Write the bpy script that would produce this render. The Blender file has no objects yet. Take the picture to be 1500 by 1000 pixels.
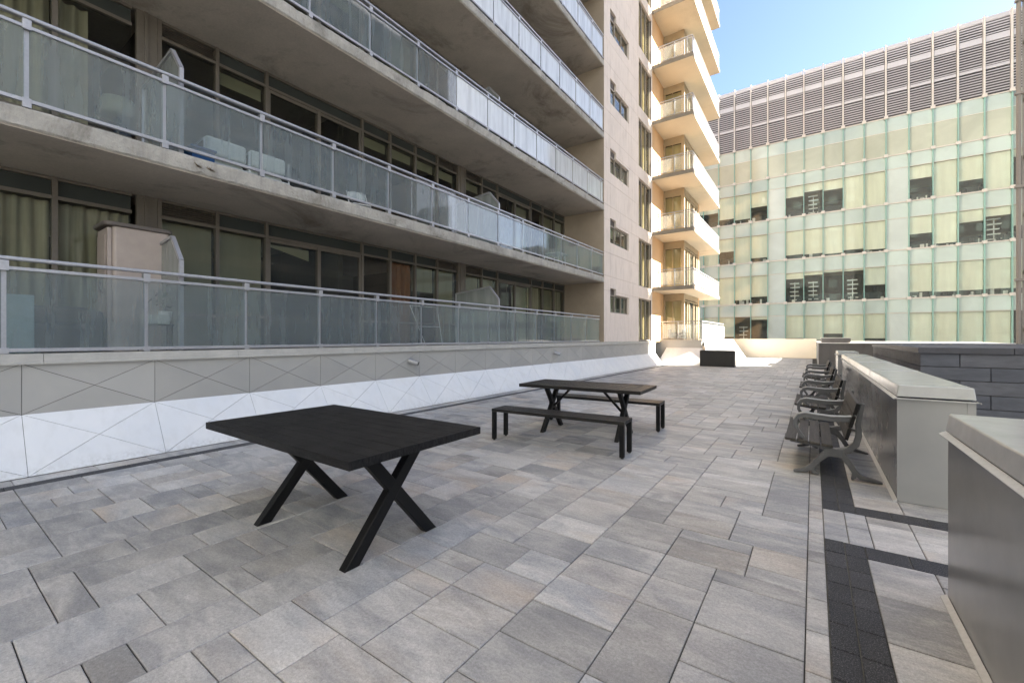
import bpy, math, random
from math import sin, cos, pi, radians
from mathutils import Vector
random.seed(7)
S = bpy.context.scene
COL = S.collection

# ------------------------------------------------------------------ helpers
class MB:
    """collects shapes for ONE mesh object"""
    def __init__(s): s.v = []; s.f = []
    def add(s, vs, fs):
        n = len(s.v); s.v += [tuple(p) for p in vs]; s.f += [tuple(i + n for i in f) for f in fs]; return s
    def box(s, x0, x1, y0, y1, z0, z1):
        return s.add([(x0,y0,z0),(x1,y0,z0),(x1,y1,z0),(x0,y1,z0),(x0,y0,z1),(x1,y0,z1),(x1,y1,z1),(x0,y1,z1)],
                     [(0,3,2,1),(4,5,6,7),(0,1,5,4),(1,2,6,5),(2,3,7,6),(3,0,4,7)])
    def quad(s, a, b, c, d): return s.add([a,b,c,d], [(0,1,2,3)])
    def prism(s, poly, axis, a, b):
        """2-D polygon swept along an axis: y -> poly is (x,z); x -> (y,z); z -> (x,y)"""
        m = {'y': lambda p, t: (p[0], t, p[1]), 'x': lambda p, t: (t, p[0], p[1]), 'z': lambda p, t: (p[0], p[1], t)}[axis]
        n = len(poly)
        return s.add([m(p, a) for p in poly] + [m(p, b) for p in poly],
                     [tuple(range(n)), tuple(range(2*n-1, n-1, -1))] + [(i, i+n, (i+1) % n + n, (i+1) % n) for i in range(n)])
    def tube(s, path, r, n=10, cap=True):
        path = [Vector(p) for p in path]; rings = []
        for i, p in enumerate(path):
            d = (path[min(i+1, len(path)-1)] - path[max(i-1, 0)]).normalized()
            u = d.cross(Vector((0,0,1)) if abs(d.z) < .95 else Vector((1,0,0))).normalized(); w = d.cross(u)
            rr = r[i] if isinstance(r, (list, tuple)) else r
            rings.append([p + (u*cos(2*pi*k/n) + w*sin(2*pi*k/n))*rr for k in range(n)])
        vs = [q for R in rings for q in R]; fs = []
        for i in range(len(path)-1):
            for k in range(n): fs.append((i*n+k, i*n+(k+1) % n, (i+1)*n+(k+1) % n, (i+1)*n+k))
        if cap: fs += [tuple(range(n-1, -1, -1)), tuple(range((len(path)-1)*n, len(path)*n))]
        return s.add(vs, fs)
    def ribbon(s, pts, y0, y1):
        """tapered flat strip in the XZ plane, pts = (x, z, width), thick from y0 to y1"""
        L = []; R = []
        for i, (x, z, w) in enumerate(pts):
            a = pts[max(i-1, 0)]; b = pts[min(i+1, len(pts)-1)]
            dx, dz = b[0]-a[0], b[1]-a[1]; l = math.hypot(dx, dz) or 1
            L.append((x - dz/l*w/2, z + dx/l*w/2)); R.append((x + dz/l*w/2, z - dx/l*w/2))
        n = len(pts)
        vs = [(p[0], y0, p[1]) for p in L] + [(p[0], y0, p[1]) for p in R] + [(p[0], y1, p[1]) for p in L] + [(p[0], y1, p[1]) for p in R]
        fs = []
        for i in range(n-1):
            fs += [(i, i+1, n+i+1, n+i), (2*n+i, 3*n+i, 3*n+i+1, 2*n+i+1), (i, 2*n+i, 2*n+i+1, i+1), (n+i, n+i+1, 3*n+i+1, 3*n+i)]
        fs += [(0, n, 3*n, 2*n), (n-1, 3*n-1, 4*n-1, 2*n-1)]
        return s.add(vs, fs)
    def bar(s, a, b, w, t, side):
        """square bar from a to b; w measured along 'side', t across it"""
        a, b = Vector(a), Vector(b); d = (b-a).normalized(); u = Vector(side).normalized(); u = (u - d*u.dot(d)).normalized(); q = d.cross(u)
        c = [u*w/2 + q*t/2, u*w/2 - q*t/2, -u*w/2 - q*t/2, -u*w/2 + q*t/2]
        return s.add([a+k for k in c] + [b+k for k in c], [(0,1,2,3),(7,6,5,4),(0,4,5,1),(1,5,6,2),(2,6,7,3),(3,7,4,0)])

def obj(name, mb, mat, parent=None, bevel=0, smooth=False, seg=2):
    me = bpy.data.meshes.new(name); me.from_pydata(mb.v, [], mb.f); me.update()
    o = bpy.data.objects.new(name, me); COL.objects.link(o); me.materials.append(mat)
    if parent: o.parent = parent
    import bmesh
    bm = bmesh.new(); bm.from_mesh(me); bmesh.ops.recalc_face_normals(bm, faces=bm.faces); bm.to_mesh(me); bm.free()
    if bevel:
        m = o.modifiers.new('edge', 'BEVEL'); m.width = bevel; m.segments = seg; m.limit_method = 'ANGLE'; m.angle_limit = radians(40)
        m.harden_normals = False
    if smooth:
        for p in me.polygons: p.use_smooth = True
    return o
def tag(o, label, cat, group=None):
    o['label'] = label; o['category'] = cat
    if group: o['group'] = group
    return o
def thing(name, label, cat, loc=(0,0,0), rz=0, group=None):
    o = bpy.data.objects.new(name, None); COL.objects.link(o); o.location = loc; o.rotation_euler = (0,0,rz); o.empty_display_size = .1
    return tag(o, label, cat, group)
def struct(name, mb, mat, **k):
    o = obj(name, mb, mat, **k); o['kind'] = 'structure'; return o
def copy_thing(root, loc, rz, label, group=None):
    def rec(o, parent):
        c = o.copy(); COL.objects.link(c)
        if parent: c.parent = parent
        for ch in [q for q in bpy.data.objects if q.parent == o]: rec(ch, c)
        return c
    r = rec(root, None); r.location = loc; r.rotation_euler = (0,0,rz); r['label'] = label
    if group: r['group'] = group
    return r

# ------------------------------------------------------------------ materials
class NT:
    def __init__(s, name):
        s.m = bpy.data.materials.new(name); s.m.use_nodes = True; s.t = s.m.node_tree; s.t.nodes.clear()
        s.out = s.n('ShaderNodeOutputMaterial')
    def n(s, typ, ins=None, **kw):
        x = s.t.nodes.new(typ)
        for k, v in kw.items(): setattr(x, k, v)
        for k, v in (ins or {}).items():
            if hasattr(v, 'is_output'): s.t.links.new(v, x.inputs[k])
            else: x.inputs[k].default_value = v
        return x
    def coord(s, scale=(1,1,1), off=None):
        c = s.n('ShaderNodeTexCoord').outputs['Object']
        m = s.n('ShaderNodeMapping', {'Vector': c, 'Scale': scale})
        if off is not None: s.t.links.new(off, m.inputs['Location'])
        return m.outputs[0]
    def noise(s, vec, scale, detail=6, rough=.6, dist=0):
        return s.n('ShaderNodeTexNoise', {'Vector': vec, 'Scale': scale, 'Detail': detail, 'Roughness': rough, 'Distortion': dist}).outputs['Fac']
    def ramp(s, fac, stops, interp='LINEAR'):
        r = s.n('ShaderNodeValToRGB', {'Fac': fac}); r.color_ramp.interpolation = interp
        e = r.color_ramp.elements
        while len(e) < len(stops): e.new(.5)
        for i, (p, c) in enumerate(stops):
            e[i].position = p; e[i].color = (c, c, c, 1) if not isinstance(c, tuple) else (*c, 1)
        return r.outputs[0]
    def mix(s, fac, a, b, mode='MIX'):
        x = s.n('ShaderNodeMix', data_type='RGBA', blend_type=mode)
        for sock, v in ((x.inputs[0], fac), (x.inputs[6], a), (x.inputs[7], b)):
            if hasattr(v, 'is_output'): s.t.links.new(v, sock)
            else: sock.default_value = v if not isinstance(v, tuple) or len(v) == 4 else (*v, 1)
        return x.outputs[2]
    def math(s, op, a, b=0):
        return s.n('ShaderNodeMath', {0: a, 1: b}, operation=op).outputs[0]
    def bump(s, h, strength=.3, dist=.01):
        return s.n('ShaderNodeBump', {'Height': h, 'Strength': strength, 'Distance': dist}).outputs[0]
    def done(s, shader): s.t.links.new(shader, s.out.inputs[0]); return s.m
    def bsdf(s, color, rough=.5, metal=0, normal=None, spec=.5, **kw):
        ins = {'Base Color': color if hasattr(color, 'is_output') or len(color) == 4 else (*color, 1), 'Roughness': rough, 'Metallic': metal, 'Specular IOR Level': spec}
        if normal is not None: ins['Normal'] = normal
        ins.update(kw)
        return s.n('ShaderNodeBsdfPrincipled', ins).outputs[0]

def mottled(name, col, var=.25, scale=3, rough=.8, bump=.2, stain=None, bscale=40, bdist=.004, metal=0, streak=None, rvar=0, spec=.5):
    t = NT(name); c = t.coord()
    n1 = t.noise(c, scale, 8, .65); n2 = t.noise(c, bscale, 6, .7)
    k = t.ramp(n1, [(.25, 1-var), (.75, 1+var*.6)])
    colr = t.mix(1, col, k, 'MULTIPLY')
    colr = t.mix(.5, colr, t.mix(1, colr, t.ramp(n2, [(.3, .75), (.7, 1.15)]), 'MULTIPLY'))
    if stain:
        n3 = t.noise(t.coord((1,1,1)), scale*.45, 10, .74, .6)
        colr = t.mix(t.ramp(n3, [(.52, 0.), (.68, .8)]), colr, stain)
    if streak:
        n4 = t.noise(t.coord((streak, streak, .5)), 2, 6, .65)
        colr = t.mix(t.math('MULTIPLY', t.ramp(n4, [(.5, 0.), (.75, 1.)]), .45), colr, t.mix(1, colr, (.55,.52,.48), 'MULTIPLY'))
    r = rough
    if rvar: r = t.math('ADD', t.math('MULTIPLY', t.math('SUBTRACT', n1, .5), rvar), rough)
    return t.done(t.bsdf(colr, r, metal, t.bump(n2, bump, bdist), spec))

M = {}
M['slab'] = mottled('weathered_concrete', (.43,.405,.365), .34, 2.6, .88, 1.0, (.15,.135,.11), 22, .02, streak=5)
M['soffit'] = mottled('soffit_concrete', (.50,.44,.375), .22, .8, .9, .25, (.15,.12,.09), 30, .006)
M['flank'] = mottled('flank_concrete', (.36,.29,.22), .16, 1.2, .9, .2, None, 30, .004)
M['pier'] = mottled('precast_panel', (.76,.66,.585), .09, .8, .85, .15, None, 60, .003, streak=3)
M['warmwall'] = mottled('warm_render', (.64,.42,.235), .12, .8, .85, .12, None, 60, .003)
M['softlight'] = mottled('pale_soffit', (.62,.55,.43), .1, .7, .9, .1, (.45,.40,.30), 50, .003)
M['stackedge'] = mottled('shaded_slab_edge', (.25,.215,.175), .2, 2.2, .85, .3, None, 26, .006)  # darker than the other slabs: shade on the sunless edges is in the colour
M['upper'] = mottled('upper_precast', (.62,.57,.50), .1, .8, .85, .1)
M['joint'] = mottled('joint_dark', (.06,.055,.05), .2, 5, .9, .1)
M['frame'] = mottled('taupe_frame', (.15,.128,.105), .15, 2, .5, .05)
M['pierframe'] = mottled('pale_taupe_frame', (.30,.26,.215), .12, 2, .5, .05)
M['framewarm'] = mottled('stack_frame', (.36,.29,.19), .15, 2, .5, .05)
M['louvre'] = mottled('louvre_metal', (.12,.10,.085), .15, 2, .5, .05)
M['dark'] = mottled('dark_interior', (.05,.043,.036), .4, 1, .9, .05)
M['alu'] = mottled('rail_aluminium', (.42,.42,.445), .08, 4, .4, .03, metal=.5)
M['screen'] = mottled('privacy_screen_panel', (.33,.35,.34), .08, 2, .45, .03)
M['coping'] = mottled('coping_metal', (.42,.405,.375), .1, 1.2, .45, .04, None, 8, .004)
M['black'] = mottled('black_powder_coat', (.006,.006,.0065), .3, 6, .5, .12, None, 300, .001, spec=.28)
M['planter'] = mottled('black_planter', (.022,.020,.019), .3, 3, .5, .08)
M['cast'] = mottled('grey_cast_iron', (.115,.118,.126), .2, 12, .45, .12, None, 120, .002)
M['clampgrey'] = mottled('steel_grey', (.33,.33,.34), .1, 8, .4, .05, metal=.5)
M['cream'] = mottled('cream_wall', (.86,.78,.64), .06, .8, .85, .06)
M['greywall'] = mottled('grey_render', (.15,.145,.145), .12, 1, .8, .08, streak=2)
M['whitecap'] = mottled('pale_cap', (.62,.60,.57), .1, 1.5, .6, .05)
M['tower'] = mottled('tower_cladding', (.30,.27,.25), .12, .3, .7, .05)
M['towergrey'] = mottled('grey_tower_cladding', (.26,.27,.28), .1, .3, .7, .05)
M['towerband'] = mottled('grey_tower_band', (.34,.35,.36), .1, .3, .6, .05)
M['midstone'] = mottled('mid_stone', (.27,.265,.26), .1, .3, .8, .05)
M['street'] = mottled('street_asphalt', (.06,.06,.06), .25, .2, .9, .1)
M['plastic'] = mottled('beige_plastic', (.40,.335,.30), .05, 1.5, .5, .02, None, 4)
M['plasticdark'] = mottled('brown_plastic', (.13,.11,.10), .08, 2, .5, .05)
M['white'] = mottled('white_plastic', (.72,.72,.70), .06, 3, .45, .03)
M['cushion'] = mottled('pale_cushion', (.66,.68,.62), .12, 6, .9, .2)
M['bluebox'] = mottled('blue_plastic', (.03,.12,.30), .15, 4, .5, .05)
M['darkcloth'] = mottled('dark_cover', (.035,.045,.048), .5, 2.5, .8, .5, None, 8, .03)
M['tealbox'] = mottled('grey_teal_panel', (.30,.40,.40), .2, 6, .6, .2)
M['dryweed'] = mottled('dry_weed', (.16,.11,.06), .3, 10, .9, .1)
M['plantgreen'] = mottled('plant_leaf', (.05,.075,.035), .3, 10, .6, .1)
def m_rollerblind():
    t = NT('cream_roller_blind'); r = t.n('ShaderNodeObjectInfo').outputs['Random']; n = t.noise(t.coord((3, 3, .3)), 1.2, 4, .5)
    col = t.ramp(r, [(0., (.68,.66,.56)), (.35, (.76,.745,.65)), (.7, (.74,.70,.575)), (1., (.66,.67,.60))])
    return t.done(t.bsdf(t.mix(1, col, t.ramp(n, [(.3, .92), (.7, 1.04)]), 'MULTIPLY'), .9))
M['blindcream'] = m_rollerblind()
M['office'] = mottled('office_interior', (.16,.13,.10), .5, .5, .9, .02)
M['officeceil'] = mottled('office_ceiling', (.40,.27,.14), .2, .5, .9, .02)
M['mullgreen'] = mottled('glass_fin', (.30,.52,.45), .06, 1, .25, .02)
M['mullwhite'] = mottled('white_mullion', (.70,.66,.60), .06, 1, .5, .02)
M['scr'] = mottled('louvre_slat_metal', (.58,.57,.59), .08, .5, .45, .03, metal=.15)
M['scrback'] = mottled('louvre_shadow_back', (.10,.097,.10), .2, .5, .9, .02)

def m_whitepanel():
    t = NT('white_composite_panel'); c = t.coord()
    n = t.noise(c, 1.1, 7, .6, .5); n2 = t.noise(c, 7, 5, .6)
    streak = t.noise(t.coord((5, 5, .6)), 1.5, 5, .6)
    col = t.mix(t.ramp(n, [(.35, 0.), (.7, 1.)]), (.65,.665,.68), (.72,.72,.715))
    col = t.mix(t.math('MULTIPLY', t.ramp(streak, [(.48, 0.), (.8, 1.)]), .34), col, (.5,.49,.46))
    z = t.n('ShaderNodeSeparateXYZ', {0: t.n('ShaderNodeTexCoord').outputs['Object']}).outputs[2]
    splash = t.math('MULTIPLY', t.ramp(t.math('ADD', z, t.math('MULTIPLY', n2, .16)), [(.05, 1.), (.2, 0.)]), t.ramp(t.noise(c, 26, 6, .7), [(.42, 0.), (.62, .55)]))
    col = t.mix(splash, col, (.36,.345,.32))
    return t.done(t.bsdf(col, t.ramp(n2, [(.3, .38), (.7, .52)]), 0, t.bump(n, .12, .02)))
M['wpanel'] = m_whitepanel()
def m_clad():
    t = NT('grey_composite_panel'); c = t.coord()
    n = t.noise(c, .9, 7, .6, .5); rnd = t.n('ShaderNodeNewGeometry').outputs['Random Per Island']
    col = t.mix(t.ramp(n, [(.3, 0.), (.7, 1.)]), (.335,.33,.315), (.395,.382,.357))
    col = t.mix(1, col, t.ramp(rnd, [(0., .94), (1., 1.05)]), 'MULTIPLY')
    return t.done(t.bsdf(col, .5, 0, t.bump(n, .06, .02)))
M['clad'] = m_clad()

def m_paver():
    t = NT('concrete_pavers'); g = t.n('ShaderNodeNewGeometry').outputs['Random Per Island']
    off = t.n('ShaderNodeCombineXYZ', {0: t.math('MULTIPLY', g, 173.1), 1: t.math('MULTIPLY', g, 57.3), 2: 0.}).outputs[0]
    c = t.coord((1.6, 4.2, 1), off); c2 = t.coord((1,1,1), off)
    n1 = t.noise(c, 1.6, 9, .62, .9); n2 = t.noise(c2, 70, 6, .75); n3 = t.noise(t.coord((1.1, 2.4, 1), off), 1.5, 6, .6, .7)
    n4 = t.noise(t.coord((7, 18, 1), off), 3, 6, .7, .8)
    g2 = t.n('ShaderNodeTexWhiteNoise', {'W': g}, noise_dimensions='1D').outputs['Value']
    base = t.ramp(g, [(0., (.26,.262,.27)), (.15, (.37,.36,.35)), (.3, (.30,.308,.325)), (.45, (.41,.395,.375)), (.6, (.27,.27,.272)), (.75, (.35,.325,.30)), (.88, (.315,.322,.338)), (1., (.44,.43,.415))])
    base = t.mix(t.ramp(n1, [(.42, 0.), (.64, .8)]), base, (.475,.462,.445))
    base = t.mix(t.ramp(n3, [(.46, 0.), (.68, .62)]), base, (.195,.205,.225))
    warm = t.math('MULTIPLY', t.ramp(t.noise(t.coord((1, 2, 1), off), .9, 4, .5), [(.5, 0.), (.7, 1.)]), t.ramp(g2, [(.4, 0.), (.85, .75)]))
    base = t.mix(warm, base, (.385,.315,.25))
    grit = t.noise(c2, 230, 4, .8)
    base = t.mix(1, base, t.ramp(n2, [(.28, .74), (.72, 1.3)]), 'MULTIPLY')
    base = t.mix(1, base, t.ramp(grit, [(.3, .8), (.5, 1.02), (.72, 1.3)]), 'MULTIPLY')
    base = t.mix(.6, base, t.mix(1, base, t.ramp(n4, [(.3, .78), (.72, 1.2)]), 'MULTIPLY'))
    base = t.mix(1, base, t.ramp(g2, [(0., .78), (.5, 1.), (1., 1.16)]), 'MULTIPLY')
    # wear of the whole terrace: large faint patches
    big = t.noise(t.coord((1,1,1)), .32, 5, .6)
    base = t.mix(1, base, t.ramp(big, [(.3, .86), (.7, 1.1)]), 'MULTIPLY')
    h = t.math('ADD', t.math('MULTIPLY', n2, .5), t.math('MULTIPLY', n4, .7))
    return t.done(t.bsdf(base, t.ramp(n1, [(.3, .62), (.7, .5)]), 0, t.bump(h, .35, .004), .45))
M['paver'] = m_paver()
def m_band():
    t = NT('charcoal_pavers'); g = t.n('ShaderNodeNewGeometry').outputs['Random Per Island']; c = t.coord()
    v = t.n('ShaderNodeTexVoronoi', {'Vector': c, 'Scale': 260.}).outputs['Distance']; n = t.noise(c, 160, 5, .8); n1 = t.noise(c, 4, 5)
    col = t.ramp(g, [(0., (.016,.0175,.021)), (1., (.032,.033,.037))])
    col = t.mix(t.ramp(n, [(.52, 0.), (.63, .85)]), col, (.19,.19,.2))
    col = t.mix(1, col, t.ramp(n1, [(.3, .8), (.7, 1.2)]), 'MULTIPLY')
    return t.done(t.bsdf(col, .65, 0, t.bump(n, .4, .003), .3))
M['band'] = m_band()
def m_joint():
    t = NT('sand_joint'); c = t.coord(); n = t.noise(c, 1.3, 5, .6); n2 = t.noise(c, 60, 4, .6)
    moss = t.ramp(n, [(.55, 0.), (.68, 1.)])
    col = t.mix(moss, (.034,.032,.028), (.085,.085,.05))
    return t.done(t.bsdf(t.mix(1, col, t.ramp(n2, [(.3, .6), (.7, 1.3)]), 'MULTIPLY'), .95))
M['sand'] = m_joint()

M['bordersand'] = mottled('border_sand', (.13,.125,.10), .4, 6, .95, .2)
def m_boxmetal():
    t = NT('painted_sheet_metal'); c = t.coord()
    n = t.noise(c, .9, 2, .4, .2); n2 = t.noise(t.coord((1, 1.6, .3)), 2.2, 2, .4); n3 = t.noise(c, 3, 5, .6); sc = t.noise(t.coord((1, 40, 2)), 6, 4, .7)
    col = t.mix(t.ramp(n3, [(.3, 0.), (.7, 1.)]), (.30,.303,.307), (.325,.327,.33))
    h = t.math('ADD', n, t.math('MULTIPLY', n2, .5))
    return t.done(t.bsdf(col, t.ramp(n3, [(.3, .20), (.7, .27)]), .15, t.bump(h, .12, .05), .6))
M['boxmetal'] = m_boxmetal()
M['lipmetal'] = mottled('pale_flashing', (.50,.50,.495), .06, 3, .4, .04)
M['lidmetal'] = mottled('skylit_sheet_metal', (.40,.408,.415), .05, 1.5, .22, .06, None, 5, .01, metal=.1)  # lids coloured paler than the bodies to carry skylight on their tops
def m_slate():
    t = NT('slate_blocks'); g = t.n('ShaderNodeNewGeometry').outputs['Random Per Island']; c = t.coord()
    n = t.noise(t.coord((1.2,1.2,4)), 3, 8, .65, .5); n2 = t.noise(c, 60, 6, .7)
    col = t.ramp(g, [(0., (.068,.075,.098)), (.5, (.088,.095,.118)), (1., (.11,.112,.132))])
    col = t.mix(1, col, t.ramp(n, [(.3, .75), (.7, 1.25)]), 'MULTIPLY')
    return t.done(t.bsdf(col, .7, 0, t.bump(t.math('ADD', n, t.math('MULTIPLY', n2, .4)), .4, .006)))
M['slate'] = m_slate()
M['slatecap'] = mottled('slate_coping', (.06,.062,.078), .25, 2.5, .6, .25, None, 50, .004)
def m_wood():
    t = NT('weathered_slat'); g = t.n('ShaderNodeNewGeometry').outputs['Random Per Island']
    n = t.noise(t.coord((14, .8, 14)), 3, 8, .7); n2 = t.noise(t.coord((1,1,1)), 90, 5, .8)
    col = t.mix(t.ramp(n, [(.3, 0.), (.7, 1.)]), (.018,.016,.014), (.06,.053,.046))
    col = t.mix(t.ramp(n2, [(.53, 0.), (.68, .8)]), col, (.19,.178,.158))
    col = t.mix(1, col, t.ramp(g, [(0., .8), (1., 1.2)]), 'MULTIPLY')
    return t.done(t.bsdf(col, .75, 0, t.bump(t.math('ADD', n, n2), .5, .004)))
M['wood'] = m_wood()
def m_tabletop(name, ax, base, rough, spec):
    t = NT(name)
    n = t.noise(t.coord((1, 34, 10) if ax == 'x' else (34, 1, 10)), 2.2, 8, .72, .1); n2 = t.noise(t.coord(), 5, 5); n3 = t.noise(t.coord((3, 90, 10)), 3, 5, .8)
    col = t.mix(t.ramp(n, [(.35, 0.), (.7, 1.)]), tuple(b*.3 for b in base), tuple(b*4.6 for b in base))
    col = t.mix(t.ramp(n3, [(.6, 0.), (.8, .7)]), col, (.04,.037,.035))
    return t.done(t.bsdf(col, t.math('ADD', t.math('MULTIPLY', n2, .22), rough), 0, t.bump(t.math('ADD', n, t.math('MULTIPLY', n3, .8)), .8, .006), spec))
M['top'] = m_tabletop('black_stained_planks', 'x', (.006,.0058,.006), .4, .2)
M['top2'] = m_tabletop('black_varnished_slats', 'x', (.006,.0055,.005), .26, .4)

def m_glass(name, tint, trans, dirt_glare, rough=.02, ior=1.6, film=(.5,.56,.56), streaky=True):
    """balcony / window glass: clear layer + mirror reflection + a film of dust and, on some sheets, painted glare"""
    t = NT(name); c = t.coord((2.2, 2.2, .22) if streaky else (.4,.4,.4))
    n = t.noise(c, 3, 6, .62)
    tr = t.n('ShaderNodeBsdfTransparent', {'Color': (*tint, 1)}).outputs[0]
    df = t.n('ShaderNodeBsdfDiffuse', {'Color': (*film, 1)}).outputs[0]
    tl = t.n('ShaderNodeBsdfTranslucent', {'Color': (*film, 1)}).outputs[0]
    film_s = t.n('ShaderNodeMixShader', {0: .4, 1: df, 2: tl}).outputs[0]
    body = t.n('ShaderNodeMixShader', {0: t.ramp(n, [(.3, dirt_glare*.78), (.75, dirt_glare*1.28)]), 1: tr, 2: film_s}).outputs[0]
    nb = t.bump(t.noise(t.coord(), .9, 2, .5), .02, .05)
    gl = t.n('ShaderNodeBsdfGlossy', {'Color': (.96,.98,.97,1), 'Roughness': rough, 'Normal': nb}).outputs[0]
    back = t.n('ShaderNodeNewGeometry').outputs['Backfacing']        # same reflection from either side of the sheet
    io = t.math('ADD', ior, t.math('MULTIPLY', back, 1/ior-ior))
    fr = t.n('ShaderNodeFresnel', {'IOR': io, 'Normal': nb}).outputs[0]
    return t.done(t.n('ShaderNodeMixShader', {0: fr, 1: body, 2: gl}).outputs[0])
M['railglass'] = m_glass('balcony_glass', (.68,.745,.765), 1, .36, .04, 1.62, (.40,.47,.50))
M['stackglass'] = m_glass('stack_balcony_glass', (.85,.88,.85), 1, .22, .05, 1.5, (.75,.75,.70))
M['skyfilmglass'] = m_glass('sky_whitened_balcony_glass', (.7,.74,.76), 1, .92, .06, 1.6, (.88,.91,.93))  # whitened film, standing in for bright sky mirrored in the upper rails
M['sunwhite'] = m_glass('sunwhite_balcony_glass', (.8,.8,.78), 1, .62, .1, 1.5, (.85,.84,.80))  # white put into clear side glass for the sun's glare on it
M['screenglass'] = m_glass('privacy_screen_glass', (.78,.82,.80), 1, .55, .15, 1.45, (.44,.46,.45))
M['winglass'] = m_glass('window_glass', (.62,.64,.58), 1, .02, .01, 1.6, (.3,.3,.28), False)
M['officeglass'] = m_glass('office_glass', (.92,.97,.93), 1, .10, .01, 1.5, (.60,.72,.66), False)
def m_opaqueglass(name, col, rough=.08, var=.1):
    t = NT(name); n = t.noise(t.coord(), .35, 6, .6, 1); g = t.n('ShaderNodeNewGeometry').outputs['Random Per Island']
    c = t.mix(1, col, t.ramp(n, [(.3, 1-var), (.7, 1+var)]), 'MULTIPLY'); c = t.mix(1, c, t.ramp(g, [(0., .93), (1., 1.06)]), 'MULTIPLY')
    return t.done(t.bsdf(c, rough, 0, None, .5))
M['spandrel'] = m_opaqueglass('pale_green_spandrel', (.49,.585,.545))
M['frostpanel'] = m_opaqueglass('frosted_pale_panel', (.53,.60,.57))
M['topwindow'] = m_opaqueglass('grey_green_blind_glass', (.46,.49,.40), .1, .12)
M['towerglass'] = m_opaqueglass('blue_grey_tower_glass', (.20,.235,.26), .1, .25)
M['spanglass'] = m_opaqueglass('dark_spandrel_glass', (.055,.062,.06), .08)
def m_cloth(name, a, b, sc=1):
    t = NT(name); n = t.noise(t.coord((6, 6, .4)), 1.4*sc, 4, .5); n2 = t.noise(t.coord(), 1.2, 3)
    col = t.mix(t.ramp(n, [(.35, 0.), (.65, 1.)]), a, b); col = t.mix(1, col, t.ramp(n2, [(.3, .85), (.7, 1.1)]), 'MULTIPLY')
    return t.done(t.bsdf(col, .9))
M['curtain'] = m_cloth('olive_curtain', (.40,.365,.285), (.60,.56,.45))
M['curtainred'] = m_cloth('red_brown_curtain', (.22,.075,.04), (.34,.14,.07))
M['blind'] = m_cloth('olive_blind', (.37,.35,.26), (.43,.41,.31), .3)
M['blindwhite'] = m_cloth('pale_blind', (.66,.63,.55), (.72,.69,.60), .3)
M['stackcurtain'] = m_cloth('sunlit_curtain', (.62,.52,.32), (.74,.63,.40))

# ------------------------------------------------------------------ ground, paving
PITCH = .1525
def paver(mb, x0, x1, y0, y1, z=0.0, g=.0028, ch=.0045, dep=.03):
    x0 += g; x1 -= g; y0 += g; y1 -= g; zz = z + random.uniform(-.0012, .0012); tx = random.uniform(-.0008, .0008); c = ch
    A = [(x0,y0,zz-dep),(x1,y0,zz-dep),(x1,y1,zz-dep),(x0,y1,zz-dep)]
    B = [(x0,y0,zz-c*.7),(x1,y0,zz-c*.7),(x1,y1,zz-c*.7),(x0,y1,zz-c*.7)]
    T = [(x0+c,y0+c,zz+tx),(x1-c,y0+c,zz-tx),(x1-c,y1-c,zz-tx),(x0+c,y1-c,zz+tx)]
    mb.add(A+B+T, [(4,5,9,8),(5,6,10,9),(6,7,11,10),(7,4,8,11),(8,9,10,11),(0,1,5,4),(1,2,6,5),(2,3,7,6),(3,0,4,7)])
def pack(mb, x0, y0, nx, ny, p=PITCH):
    """random modular laying: a grid of small cells filled by pavers of a few sizes"""
    occ = [[False]*ny for _ in range(nx)]
    sizes = [((4,2),8), ((3,2),16), ((4,3),4), ((2,2),10), ((3,3),4), ((2,3),8), ((2,1),6), ((3,1),6), ((4,1),3), ((2,4),3)]
    for j in range(ny):
        for i in range(nx):
            if occ[i][j]: continue
            opts = [(s, w) for s, w in sizes if i+s[0] <= nx and j+s[1] <= ny and not any(occ[i+a][j+b] for a in range(s[0]) for b in range(s[1]))]
            # never leave a one-cell sliver beside the piece
            good = [(s, w) for s, w in opts if not (i+s[0]+1 <= nx and i+s[0] < nx and not occ[i+s[0]][j] and (i+s[0]+1 == nx or occ[i+s[0]+1][j]))]
            opts = good or opts or [((1,1),1)]
            s = random.choices([o[0] for o in opts], [o[1] for o in opts])[0]
            for a in range(s[0]):
                for b in range(s[1]): occ[i+a][j+b] = True
            paver(mb, x0+i*p, x0+(i+s[0])*p, y0+j*p, y0+(j+s[1])*p)
def row(mb, x0, x1, y0, y1, lo, hi, along='y'):
    a, e = (y0, y1) if along == 'y' else (x0, x1)
    while a < e - .02:
        b = a + random.choice([lo, (lo+hi)/2, hi]); b = e if b > e - lo*.5 else b
        if along == 'y': paver(mb, x0, x1, a, b)
        else: paver(mb, a, b, y0, y1)
        a = b
BX0, BX1 = .065, .285        # charcoal border running along the metal housings
A_TOP, B_LOW, B_TOP = 3.77, 4.42, 4.62
pv = MB()
XW, XK0, XK1 = -6.54, -6.29, -6.13
pack(pv, XK1, -2.6, 40, 172)                             # main field, X -6.13 .. -0.03
row(pv, XW, XK0, -2.6, 23.6, .45, .6)                    # course along the sloped wall
row(pv, -.03, BX0, -2.6, 23.6, .165, .47)                # narrow straight course
row(pv, BX1, .60, -2.6, A_TOP-.2, .3, .45)               # bay of the nearest housing
row(pv, .60, 1.3, -2.6, A_TOP-.2, .3, .45)
row(pv, BX0, .205, A_TOP, B_LOW, .3, .34); row(pv, .205, .34, A_TOP, B_LOW, .33, .33)
row(pv, .34, .597, A_TOP, B_LOW, .17, .47); row(pv, .597, 1.3, A_TOP, B_LOW, .165, .165)
row(pv, BX1, .60, B_TOP, 14.4, .3, .45); row(pv, .60, 1.3, B_TOP, 14.4, .2, .33)
row(pv, BX0, 1.5, 14.4, 23.6, .3, .45)
pack(pv, 1.3, -2.6, 14, 165)
far = MB()
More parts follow.
